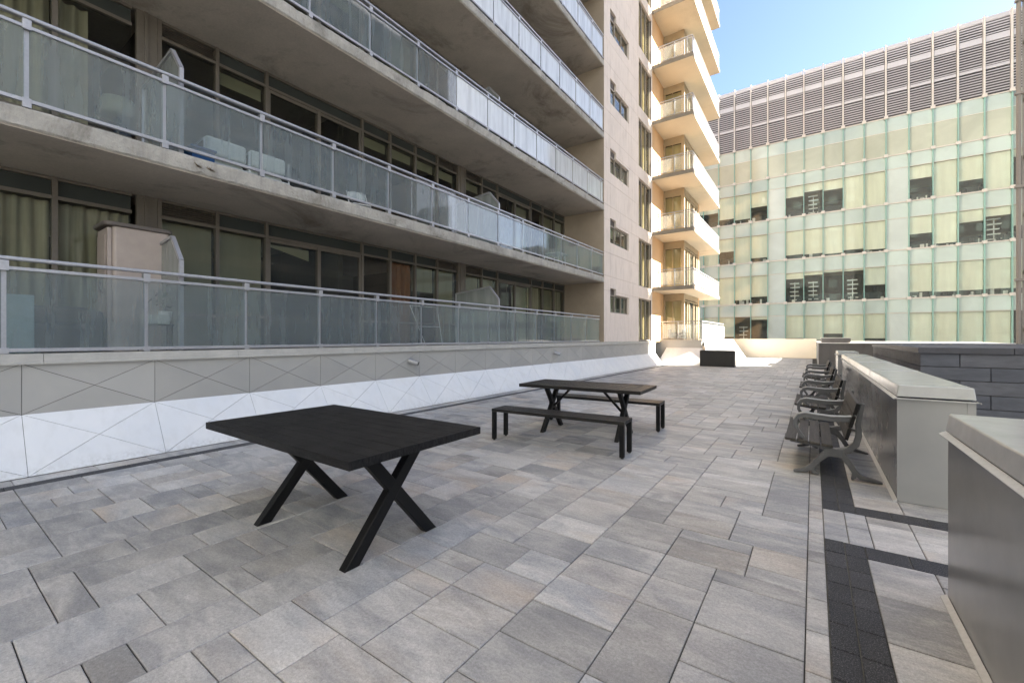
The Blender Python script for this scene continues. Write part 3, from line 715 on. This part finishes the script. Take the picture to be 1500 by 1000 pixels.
obj('panel_sheet', MB().box(-.015, .015, -.32, .1, .06, .72), M['tealbox'], t, bevel=.008); obj('panel_foot', MB().box(-.1, .1, -.3, .16, 0, .056), M['tealbox'], t, bevel=.01)
t = thing('plant_stand', 'black metal plant stand with slanting arm beside the beige cabinet', 'plant stand', (-7.45, 2.02, 1.19))
f = MB()
for a in (-.16, .16):
    f.tube([(-.1,a,0),(-.1,a,.42 if a > 0 else .62)], .009, 6).tube([(.1,a,0),(.1,a,.42)], .009, 6)
f.tube([(-.1,-.16,.6),(-.1,.2,1.02)], .008, 6).tube([(-.1,.2,1.02),(-.1,.24,.8)], .008, 6)
obj('frame', f, M['black'], t)
for z in (.08, .4): obj('shelf', MB().box(-.12, .12, -.18, .18, z, z+.015), M['black'], t)
t2 = thing('flower_pot', 'white flower pot hanging from the slanting arm beside the beige cabinet', 'flower pot', (-7.45, 2.13, 1.66))
obj('pot', MB().tube([(0,0,0),(0,0,.13)], [.06,.085], 20), M['white'], t2)
lf = MB(); rr = random.Random(3)
for q in range(40):
    a = rr.uniform(0, 6.28); h = rr.uniform(.05, .3); R_ = rr.uniform(.02, .12); p = Vector((R_*cos(a), R_*sin(a), .12+h)); u = Vector((rr.uniform(-1,1), rr.uniform(-1,1), rr.uniform(-.3,1))).normalized()*.05; v = u.cross(Vector((0,0,1)))*.5
    lf.quad(p-u, p+v, p+u, p-v)
obj('foliage', lf, M['plantgreen'], t2)
t = thing('planter_box', 'small pale planter on the shelf of the black plant stand', 'planter', (-7.45, 2.02, 1.607))
obj('planter_body', MB().prism([(-.08,0),(.08,0),(.1,.13),(-.1,.13)], 'y', -.14, .14), M['cushion'], t, bevel=.006)
t = thing('drying_rack', 'thin white leaning frame behind the lowest balcony glass, mid terrace', 'frame', (-7.6, 7.3, 1.19))
obj('rack_frame', MB().tube([(0,-.05,0),(-.25,-.35,1.0),(-.25,.55,1.0),(0,.5,0)], .012, 8).tube([(-.12,-.2,.5),(-.12,.5,.5)], .008, 6), M['white'], t)
t = thing('patio_armchair', 'dark wicker armchair behind the clear railing of the sunlit corner terrace', 'armchair', (-6.25, 25.0, 1.29))
obj('seat', MB().box(-.35, .35, -.3, .3, .15, .42), M['darkcloth'], t, bevel=.05); obj('backrest', MB().box(-.35, .35, .2, .32, .42, .8), M['darkcloth'], t, bevel=.05)
for s in (-1, 1): obj('armrest', MB().box(s*.38-.05, s*.38+.05, -.3, .3, .05, .6), M['darkcloth'], t, bevel=.04)

rw = random.Random(9)
for (yy, lab) in ((2.36, 'dry brown weed tuft growing from the concrete slab edge, left of its twin'), (2.5, 'dry brown weed tuft growing from the concrete slab edge, right of its twin')):
    wm = MB()
    for q in range(46):
        a = rw.uniform(-1.5, 1.5); l = rw.uniform(.03, .09); d = Vector((abs(cos(a))*.6+.2, sin(a), rw.uniform(-.4,.9))).normalized()
        b_ = Vector((rw.uniform(-.004,.004), rw.uniform(-.015,.015), 0)); e_ = b_ + d*l; w_ = Vector((0,.002,.002))
        wm.quad(b_-w_, b_+w_, e_+w_*.3, e_-w_*.3)
    o = obj('weed_tuft', wm, M['dryweed']); o.location = (FX+.003, yy, SB[0]+.1); tag(o, lab, 'weed', 'dry weeds on the slab edge')

# ------------------------------------------------------------------ black tables and benches on the paving
TB = thing('dining_table', 'large black square-cornered table with planked top and crossed legs, nearest the camera', 'table', (-3.08, 2.0, 0))
tp = MB(); tp.box(-.98, .98, -.575, .575, .676, .733)
tp = MB(); npl = 9
for i in range(npl):
    a = -.575 + 1.15*i/npl; tp.box(-.975+.001*(i % 2), .975-.001*(i % 2), a+.0006, a+1.15/npl-.0006, .678, .731)
obj('tabletop', tp, M['top'], TB, bevel=.0025)
def xleg(mb, x, cy, foot, zc, top, w, t_):
    """a crossed pair of bars meeting at height zc"""
    k = foot*(top/zc-1); h = w*.62
    mb.prism([(cy-foot-h, 0), (cy-foot+h, 0), (cy+k+h, top), (cy+k-h, top)], 'x', x-t_/2, x+t_/2)
    mb.prism([(cy+foot+h, 0), (cy+foot-h, 0), (cy-k-h, top), (cy-k+h, top)], 'x', x-t_/2+.002, x+t_/2-.002)
for x in (.736, -.37):
    m = MB(); xleg(m, x, -.078, .335, .40, .655, .085, .066); m.box(x-.035, x+.035, -.36, .2, .6555, .6775)
    obj('crossed_leg', m, M['black'], TB, bevel=.005)

PT = thing('picnic_table', 'black slatted picnic table with crossed braced legs between two black benches', 'table', (-2.775, 5.89, 0), radians(3))
tp = MB(); tp.box(-.92, .92, -.43, -.345, .675, .722).box(-.92, .92, .345, .43, .675, .722).box(-.92, -.84, -.344, .344, .675, .722).box(.84, .92, -.344, .344, .675, .722)
for i in range(19):
    a = -.838 + 1.676*i/19; tp.box(a+.003, a+1.676/19-.003, -.343, .343, .684, .720)
obj('tabletop', tp, M['top2'], PT, bevel=.003)
for x in (-.57, .57):
    m = MB(); xleg(m, x, 0, .315, .41, .65, .08, .06); m.box(x-.03, x+.03, -.28, .28, .6505, .674)
    obj('crossed_leg', m, M['black'], PT, bevel=.015)
    s = -1 if x > 0 else 1
    obj('brace', MB().bar((x+s*.03, 0, .36), (x+s*.34, 0, .674), .03, .03, (0,1,0)), M['black'], PT)
def picnic_bench(label, loc, rz):
    t = thing('picnic_bench', label, 'bench', loc, rz, 'black benches of the picnic table')
    s = MB(); s.box(-.93, .93, -.175, -.06, .395, .435).box(-.93, .93, -.057, .057, .395, .435).box(-.93, .93, .06, .175, .395, .435)
    obj('seat', s, M['top2'], t, bevel=.003)
    for x in (-.9, .9):
        for y in (-.15, .15): 
            l = obj('leg', MB().box(x-.028, x+.028, y-.024, y+.024, .015, .394), M['black'], t, bevel=.004)
            obj('foot_cap', MB().tube([(x,y,0),(x,y,.0145)], .018, 10), M['planter'], l)
    return t
picnic_bench('black backless bench on the near side of the picnic table', (-2.745, 4.955, 0), radians(3.8))
picnic_bench('black backless bench on the far side of the picnic table', (-2.82, 6.66, 0), radians(3.2))

# ------------------------------------------------------------------ park benches
PBL = 1.42
def park_bench(label, loc):
    t = thing('park_bench', label, 'bench', loc, 0, 'slatted park benches along the metal housings')
    for y in (.06, PBL-.06):
        e = MB(); a, b = y-.03, y+.03
        e.ribbon([(.16,.262,.075),(.10,.225,.06),(.04,.155,.05),(-.01,.085,.05),(-.06,.04,.042),(-.17,.011,.02)], a, b)
        e.ribbon([(-.01,.075,.045),(.005,.03,.035),(.05,.009,.016)], a+.001, b-.001)
        e.ribbon([(.19,.262,.075),(.25,.225,.06),(.30,.155,.05),(.335,.09,.05),(.385,.042,.045),(.55,.011,.02)], a+.002, b-.002)
        e.ribbon([(.34,.08,.045),(.33,.03,.035),(.315,.009,.016)], a+.003, b-.003)
        e.ribbon([(.09,.255,.085),(.25,.255,.085)], a-.004, b+.004)
        e.ribbon([(.2,.27,.06),(.29,.295,.06),(.35,.36,.055),(.372,.45,.05),(.365,.56,.045),(.385,.68,.04),(.405,.77,.03)], a+.0015, b-.0015)
        e.ribbon([(.15,.28,.06),(.07,.305,.045),(-.06,.325,.04),(-.2,.335,.03)], a+.0025, b-.0025)
        e.ribbon([(.335,.60,.05),(.27,.60,.05),(.15,.592,.05),(.03,.60,.05),(-.07,.612,.045),(-.125,.595,.04),(-.155,.55,.036),(-.155,.49,.034),(-.125,.43,.034),(-.085,.37,.034)], a+.0005, b-.0005)
        eo = obj('bench_end', e, M['cast'], t, bevel=.006)
        obj('arm_cap', MB().ribbon([(.35,.64,.012),(.32,.636,.012),(.27,.628,.012),(.15,.62,.012),(.03,.628,.012),(-.07,.638,.012),(-.135,.618,.012),(-.172,.56,.012)], a-.008, b+.008), M['clampgrey'], eo, bevel=.004)
    s = MB()
    for q in range(4):
        x = -.245 + q*.105; z = .368 - q*.008; s.add([(x,0,z-.028),(x+.095,0,z-.036),(x+.095,PBL,z-.036),(x,PBL,z-.028),(x,0,z),(x+.095,0,z-.008),(x+.095,PBL,z-.008),(x,PBL,z)],
              [(0,3,2,1),(4,5,6,7),(0,1,5,4),(1,2,6,5),(2,3,7,6),(3,0,4,7)])
    obj('seat', s, M['wood'], t, bevel=.006)
    k = MB(); d = Vector((.1, 0, .385)).normalized(); nrm = Vector((-d.z, 0, d.x))
    for q in range(3):
        p = Vector((.285, 0, .40)) + d*(.132*q); a = p; b = p + d*.118
        k.add([a, b, b+nrm*.034, a+nrm*.034] + [v_ + Vector((0,PBL,0)) for v_ in (a, b, b+nrm*.034, a+nrm*.034)], [(0,1,2,3),(7,6,5,4),(0,4,5,1),(1,5,6,2),(2,6,7,3),(3,7,4,0)])
    bo = obj('backrest', k, M['wood'], t, bevel=.006)
    for y in (-.004, PBL+.004):
        ec = MB()
        for q in range(3):
            p = Vector((.283, y, .402)) + d*(.132*q)
            ec.add([p, p+d*.114, p+d*.114+nrm*.03, p+nrm*.03] + [v_ + Vector((0,-.01 if y < 0 else .01,0)) for v_ in (p, p+d*.114, p+d*.114+nrm*.03, p+nrm*.03)], [(0,1,2,3),(7,6,5,4),(0,4,5,1),(1,5,6,2),(2,6,7,3),(3,7,4,0)])
        obj('end_cap', ec, M['black'], bo)
    return t
pb = park_bench('nearest slatted park bench with grey cast iron ends beside the metal housing', (0, 5.40, 0))
for y, lab in ((8.25, 'second nearest slatted park bench with grey cast iron ends'), (11.15, 'third slatted park bench from the camera, grey cast iron ends'), (14.2, 'farthest slatted park bench, close to the sunlit paving')):
    copy_thing(pb, (0, y, 0), 0, lab)

# ------------------------------------------------------------------ sheet metal housings
def housing(label, y0, y1, x0=.60, x1=1.07, joints=2.05, first=None):
    t = thing('metal_housing', label, 'metal housing', ((x0+x1)/2, y0, 0), 0, 'grey sheet metal housings')
    h = (x1-x0)/2; L = y1-y0
    obj('housing_body', MB().box(-h, h, 0, L, .0, .9), M['boxmetal'], t, bevel=.004)
    obj('corner_trim', MB().box(-h-.004, -h+.045, -.005, -.0005, .02, .89).box(h-.045, h+.004, -.005, -.0005, .02, .89), M['boxmetal'], t)
    fl = MB().prism([(-h-.03, .0), (-h-.028, .006), (-h-.003, .022), (-h-.003, .0)], 'y', -.01, L+.01)
    obj('base_flashing', fl, M['lipmetal'], t)
    lip = MB().prism([(-h-.028, .888), (-h-.004, .902), (-h-.004, .908), (-h-.032, .894)], 'y', -.025, L+.025)
    lip.prism([(-h-.028, .893), (-h-.028, .9), (h+.028, .9), (h+.028, .893)], 'y', -.03, -.006)
    lip.prism([(h+.028, .888), (h+.004, .902), (h+.004, .908), (h+.032, .894)], 'y', -.03, L+.03)
    obj('drip_lip', lip, M['lipmetal'], t)
    n = max(1, round(L/joints)); e = [L*i/n for i in range(n+1)]
    for i, (a, b) in enumerate(zip(e, e[1:])):
        a2 = a - (.008 if i == 0 else -.011); b2 = b + (.008 if i == n-1 else -.011)
        vs = [(-h-.008,a2,.911),(h+.008,a2,.911),(h+.008,b2,.911),(-h-.008,b2,.911),(-h+.004,a2+.008,1.012),(h-.004,a2+.008,1.012),(h-.004,b2-.008,1.008),(-h+.004,b2-.008,1.008)]
        m = MB().add(vs, [(0,3,2,1),(4,5,6,7),(0,1,5,4),(1,2,6,5),(2,3,7,6),(3,0,4,7)])
        obj('lid_panel', m, M['lidmetal'], t, bevel=.008)
    return t
housing('nearest grey sheet metal housing, cut off by the right edge of view', -1.6, 3.27)
housing('long grey sheet metal housing directly behind the park benches', 4.97, 13.8)
housing('farthest short grey sheet metal housing beyond the park benches', 15.7, 17.4)

# ------------------------------------------------------------------ slate wall, far walls, planter
sw = thing('slate_wall', 'dark slate block planter wall with thick coping behind the metal housings', 'wall', (1.5, 10, 0))
sb_ = MB(); rz_ = random.Random(5)
for r_ in range(5):
    z1 = 1.15 - r_*.222; z0 = z1 - .212; x = 0 if r_ % 2 else -.35
    while x < 6.5:
        w_ = .83
        a, b = max(x, 0), min(x+w_-.01, 6.5)
        if b > a: sb_.box(a, b, 0, .12, max(z0, 0.0), z1)
        x += w_
    yq = .126
    while yq < 7:
        sb_.box(0, .12, yq, min(yq+.82, 7), max(z0, 0.0), z1); yq += .826
obj('block_face', sb_, M['slate'], sw, bevel=.004)
obj('wall_core', MB().box(.04, 6.45, .04, 6.96, 0, 1.14), M['joint'], sw)
cc = MB()
for i in range(6):
    cc.box(-.03 + i*1.1, -.03 + (i+1)*1.1-.005, -.03, 7.03, 1.153, 1.255)
obj('coping', cc, M['slatecap'], sw, bevel=.006)
gw = thing('grey_wall', 'plain grey wall with pale cap beyond the last metal housing', 'wall', (.2, 24, 0))
obj('wall_face', MB().box(0, 7, 0, 12, -.3, 1.155), M['greywall'], gw)
obj('wall_cap', MB().box(-.02, 7.02, -.03, 12, 1.158, 1.178), M['whitecap'], gw)
kk = thing('vent_block', 'low dark block with sunlit top behind the grey wall cap', 'roof vent', (.35, 26.5, 1.19))
obj('block_body', MB().box(0, 1.15, 0, 3, .0, .2), M['greywall'], kk, bevel=.01); obj('block_top', MB().box(-.02, 1.17, -.02, 3.02, .203, .235), M['whitecap'], kk)
cw = thing('cream_wall', 'cream parapet wall closing the far end of the terrace', 'wall', (-.1, 36, 0))
obj('wall_face', MB().box(-10, .28, 0, .3, -.3, 1.3), M['cream'], cw); obj('wall_cap', MB().box(-10, .29, -.03, .33, 1.303, 1.335), M['cream'], cw)
bp = thing('planter_trough', 'black rectangular planter trough standing at the far sunlit end', 'planter', (-3.87, 23.22, 0))
sh = []
for cx, cz, a0 in ((.72, .74, 0), (-.72, .74, 90)):
    sh += [(cx + .06*cos(radians(a0+90*i/6)), cz + .06*sin(radians(a0+90*i/6))) for i in range(7)]
sh += [(-.78, .02), (-.76, 0), (.76, 0), (.78, .02)]
obj('trough_body', MB().prism(sh, 'y', -.22, .22), M['planter'], bp, bevel=.012)
obj('base_rim', MB().box(-.775, .775, -.227, -.2215, .0, .03), M['black'], bp)

# ------------------------------------------------------------------ glass office building
GY = 47.0
gb = thing('office_building', 'pale green glass office block with louvred top storeys across the far end', 'building', (0, GY, 0))
PW = 1.406; GX0 = -7.715 - PW*10; NC = 25
def gx(i): return GX0 + PW*i
LINES = [.62, 4.62, 8.6, 12.48, 16.42]; LB = 19.6; RT = 25.55
drop = { # blind drop per row (bottom row first), for the columns in view: 0 open .. 1 closed; 'p' frosted panel
 0: [.7,0,.1,'p',.75,.8,.6,.98,.75,'p',.98,1,.98,.97,0], 1: [1,.85,.75,'p',.2,.1,.05,.05,.55,'p',.83,.86,.85,.84,.85],
 2: [.5,1,.85,'p',.86,.88,.93,.86,.92,'p',.55,.92,.35,.25,.6], 3: [.78,.86,.5,'p',.36,.25,.3,1,1,'p',.38,1,.65,1,.2]}
rows = [(.62, 3.45), (4.62, 7.35), (8.6, 11.2), (12.48, 15.3)]; heads = [4.62, 8.6, 12.48, 16.42]
sp = MB(); fz = MB(); flo = MB(); tw_ = MB()
for r_ in range(5):
    sp = MB()
    for i in range(NC):
        a, b = gx(i)+.03, gx(i+1)-.03
        if r_ < 4:
            sp.box(a, b, -.02, .02, rows[r_][1]+.03, heads[r_]-.05)
        else:
            sp.box(a, b, -.02, .02, 18.45, LB-.05); tw_.box(a, b, -.02, .02, 16.48, 18.42)
    obj('spandrel_glazing', sp, M['spandrel'], gb)
sp = MB()
for i in range(NC):
    sp.box(gx(i)+.03, gx(i+1)-.03, -.02, .02, -6, .56)
obj('spandrel_glazing', sp, M['spandrel'], gb); obj('top_storey_glazing', tw_, M['topwindow'], gb)
for r_ in range(4):
    z0, z1 = rows[r_]
    for i in range(NC):
        c = i-10
        if c < -2 or c > 18: 
            obj('frosted_panel', MB().box(gx(i)+.03, gx(i+1)-.03, -.02, .02, z0+.06, z1-.03), M['frostpanel'], gb); continue
        d = drop[r_][c] if 0 <= c < 15 else random.choice([1, .85, .9, .5, 1])
        a, b = gx(i)+.03, gx(i+1)-.03
        if d == 'p':
            obj('frosted_panel', MB().box(a, b, -.02, .02, z0+.06, z1-.03), M['frostpanel'], gb); continue
        g = obj('window_pane', MB().quad((a,0,z0+.06),(b,0,z0+.06),(b,0,z1-.03),(a,0,z1-.03)), M['officeglass'], gb)
        if d > .02: obj('roller_blind', MB().box(a, b, .1, .105, z1-.03-(z1-z0-.09)*d, z1-.03), M['blindcream'], g)
fl = MB(); cl_ = MB()
for z in LINES + [.62-4]:
    fl.box(gx(8), gx(NC), .15, 9, z-.35, z-.02)
obj('floor_plate', fl, M['office'], gb)
for z in LINES[1:]: cl_.box(gx(8), gx(NC), .2, 9, z-.7, z-.4)
obj('office_ceiling', cl_, M['officeceil'], gb)
cr = MB().box(gx(0), gx(NC), 9.1, 9.3, -6, LB); rr = random.Random(11)
for k in range(4, NC, 3): cr.box(gx(k), gx(k)+.12, 3.5, 9, -1, LB-.5)
obj('core_wall', cr, M['office'], gb)
# desk clutter and white shelf stands behind the glass
for r_ in range(4):
    z0 = rows[r_][0]+.02
    ck = MB(); wh = MB()
    for i in range(9, NC):
        for q in range(4):
            x = gx(i) + rr.uniform(.1, 1.3); h = rr.uniform(.12, .55); w_ = rr.uniform(.06, .25)
            (ck if rr.random() < .65 else wh).box(x, x+w_, .35+q*.03, .5+q*.03, z0, z0+h)
        ck.box(gx(i)+.05, gx(i+1)-.08, .9, 1.6, z0+.0, z0+.72)
    for c in {0: (1, 10), 1: (5, 7, 4), 2: (13,), 3: (5,)}[r_]:
        x = gx(c+10)+.7
        wh.box(x-.03, x+.03, .8, .86, z0, z0+1.9)
        for q in range(5): wh.box(x-.38+.03*(q % 2), x+.38-.05*(q % 3), .7, .95, z0+.25+q*.38, z0+.33+q*.38)
    obj('office_furniture', ck, M['darkcloth'], gb); obj('shelf_stand', wh, M['white'], gb)
for z in LINES + [LB]:
    obj('floor_band', MB().box(gx(0), gx(NC), -.07, .03, z-.045, z+.045), M['mullwhite'], gb)
tb = MB()
for z in [r[1] for r in rows] + [18.43]: tb.box(gx(0), gx(NC), -.04, .028, z-.022, z+.022)
obj('transom_line', tb, M['mullwhite'], gb)
for i in range(NC+1):
    x = gx(i)
    f = obj('glass_fin', MB().box(x-.028, x+.028, -.24, .031, -6, LB-.05), M['mullgreen'], gb)
    for z in LINES + [LB]: obj('fin_clamp', MB().box(x-.13, x+.13, -.262, -.073, z-.12, z+.12), M['mullwhite'], f)
ls = [(LB+.15, 1.95), (LB+2.25, 1.85), (LB+4.55, 1.15)]
for i in range(NC):
    a, b = gx(i)+.09, gx(i+1)-.09; m = MB()
    for z0, h in ls:
        n = int(h/.2)
        for q in range(n):
            z = z0 + .05 + q*.2
            m.add([(a,-.02,z+.0),(b,-.02,z+.0),(b,.1,z+.05),(a,.1,z+.05),(a,-.02,z+.075),(b,-.02,z+.075),(b,.1,z+.08),(a,.1,z+.08)], [(0,1,2,3),(7,6,5,4),(0,4,5,1),(1,5,6,2),(2,6,7,3),(3,7,4,0)])
    m.box(a, b, -.04, .1, LB+2.02, LB+2.24).box(a, b, -.06, .1, LB+4.05, LB+4.5).box(a, b, -.05, .12, LB+5.65, RT)
    obj('louvre_screen', m, M['scr'], gb)
pm = MB()
for i in range(NC+1): pm.box(gx(i)-.055, gx(i)+.055, -.16, .1, LB+.046, RT+.1)
obj('louvre_post', pm, M['mullwhite'], gb)
obj('louvre_backing', MB().box(gx(0), gx(NC), .42, .5, LB, RT-.1), M['scrback'], gb)
obj('building_core', MB().box(gx(0), gx(NC), .52, 22, LB, RT-.4).box(gx(0), gx(8)-.05, .1, 22, -14, LB-.02).box(gx(8), gx(NC), 9.35, 22, -14, LB-.02).box(gx(NC)+.06, gx(NC)+.3, .1, 22, -14, LB-.02), M['office'], gb)

# ------------------------------------------------------------------ narrow block whose corner shows at the right edge
TX, TYc = 4.78, 18.0
tw = thing('stair_tower', 'narrow taupe block with a drainpipe at its corner, at the right edge', 'building', (TX, TYc, -14))
def T_(mb, o=(TX, TYc, -14)): mb.v = [(p[0]-o[0], p[1]-o[1], p[2]-o[2]) for p in mb.v]; return mb
obj('tower_body', T_(MB().prism([(TX,TYc),(TX+2.4,TYc),(TX+3,TYc+2.6),(TX+.8,TYc+2.6)], 'z', -14, 30)), M['tower'], tw)
for k in range(24):
    z = -8 + k*1.6
    obj('floor_band', T_(MB().box(TX+.02, TX+2.4, TYc-.06, TYc-.003, z, z+.09)), M['frame'], tw)
pp = MB().tube([(TX-.075, TYc-.05, -14), (TX-.075, TYc-.05, 30)], .05, 14)
for k in range(16): pp.box(TX-.15, TX+.04, TYc-.12, TYc-.004, -10+k*2.6, -9.93+k*2.6)
obj('drainpipe', T_(pp), M['tower'], tw)
# ------------------------------------------------------------------ the tall block across the street that shades the terrace
OT = (35, 0, -14)
ot = thing('tower_block', 'tall grey banded tower across the street, mirrored in the balcony glass', 'building', OT)
obj('tower_body', T_(MB().box(35, 52, 0, 43.6, -14, 45), OT), M['towergrey'], ot)
bands = MB(); gl_ = MB(); fin = MB()
for k in range(18):
    z = -13 + k*3.2
    bands.box(34.9, 34.997, 0, 43.6, z, z+1.0)
    for q in range(28): gl_.box(34.95, 34.99, .1+q*1.55, 1.5+q*1.55, z+1.02, z+3.18)
obj('floor_band', T_(bands, OT), M['towerband'], ot); obj('window_glazing', T_(gl_, OT), M['towerglass'], ot)
OL = (24, 62, -14)  # unseen block, added so the lower rails mirror it instead of sky
ol = thing('mirrored_block', 'unseen lower grey green block beyond the glass offices, added for the balcony glass to mirror', 'building', OL)
obj('block_body', T_(MB().box(24, 95, 62, 80, -14, 17), OL), M['towergrey'], ol)
wn = MB()
for k in range(9):
    for q in range(32): wn.box(24.5+q*2.2, 26.2+q*2.2, 61.95, 61.99, -12+k*3.2, -9.8+k*3.2)
obj('window_glazing', T_(wn, OL), M['spandrel'], ol)
OS = (-35, -26, -14)  # unseen block, added behind the camera as a source of bounced fill
os_ = thing('bounce_slab_block', 'unseen pale slab block added behind the camera to bounce sunlight into the shade', 'building', OS)
obj('slab_body', T_(MB().box(-35, 45, -40, -26, -14, 46), OS), M['midstone'], os_)
wn = MB()
for k in range(18):
    for q in range(24): wn.box(-33.5+q*3.3, -31.9+q*3.3, -26.0, -25.96, -12+k*3.1, -10.5+k*3.1)
obj('window_glazing', T_(wn, OS), M['spandrel'], os_)

# ------------------------------------------------------------------ camera, light
cam = bpy.data.cameras.new('Camera'); co = bpy.data.objects.new('Camera', cam); COL.objects.link(co)
co.location = (0, 0, 1.42); co.rotation_euler = (radians(90), 0, radians(35.08))
cam.sensor_width = 36; cam.lens = 628/1500*36; cam.shift_y = -5.5/1500; cam.clip_start = .05; cam.clip_end = 3000
S.camera = co
EL, AZ = radians(29), math.atan2(.891, .454)          # sun: from the right, slightly beyond the terrace
sun = bpy.data.lights.new('Sun', 'SUN'); sun.energy = 5; sun.angle = radians(.5); sun.color = (1, .93, .82)
so = bpy.data.objects.new('Sun', sun); COL.objects.link(so)
dv = Vector((sin(AZ)*cos(EL), cos(AZ)*cos(EL), sin(EL)))
so.rotation_euler = dv.to_track_quat('Z', 'Y').to_euler(); so.location = (20, 20, 40)
wd = bpy.data.worlds.new('World'); S.world = wd; wd.use_nodes = True
nt = wd.node_tree; bg = nt.nodes['Background']; sk = nt.nodes.new('ShaderNodeTexSky'); sk.sky_type = 'NISHITA'; sk.sun_disc = False
sk.sun_elevation = EL; sk.sun_rotation = AZ; sk.air_density = .8; sk.dust_density = 1.0; sk.ozone_density = 1.8; sk.altitude = 100
nt.links.new(sk.outputs[0], bg.inputs[0]); bg.inputs[1].default_value = .05
S.view_settings.view_transform = 'Standard'; S.view_settings.look = 'None'; S.view_settings.exposure = 3.12; S.view_settings.use_white_balance = True; S.view_settings.white_balance_temperature = 6680; S.view_settings.white_balance_tint = 11; S.view_settings.gamma = 1
S.cycles.max_bounces = 10; S.cycles.diffuse_bounces = 5; S.cycles.transparent_max_bounces = 24; S.cycles.use_denoising = True
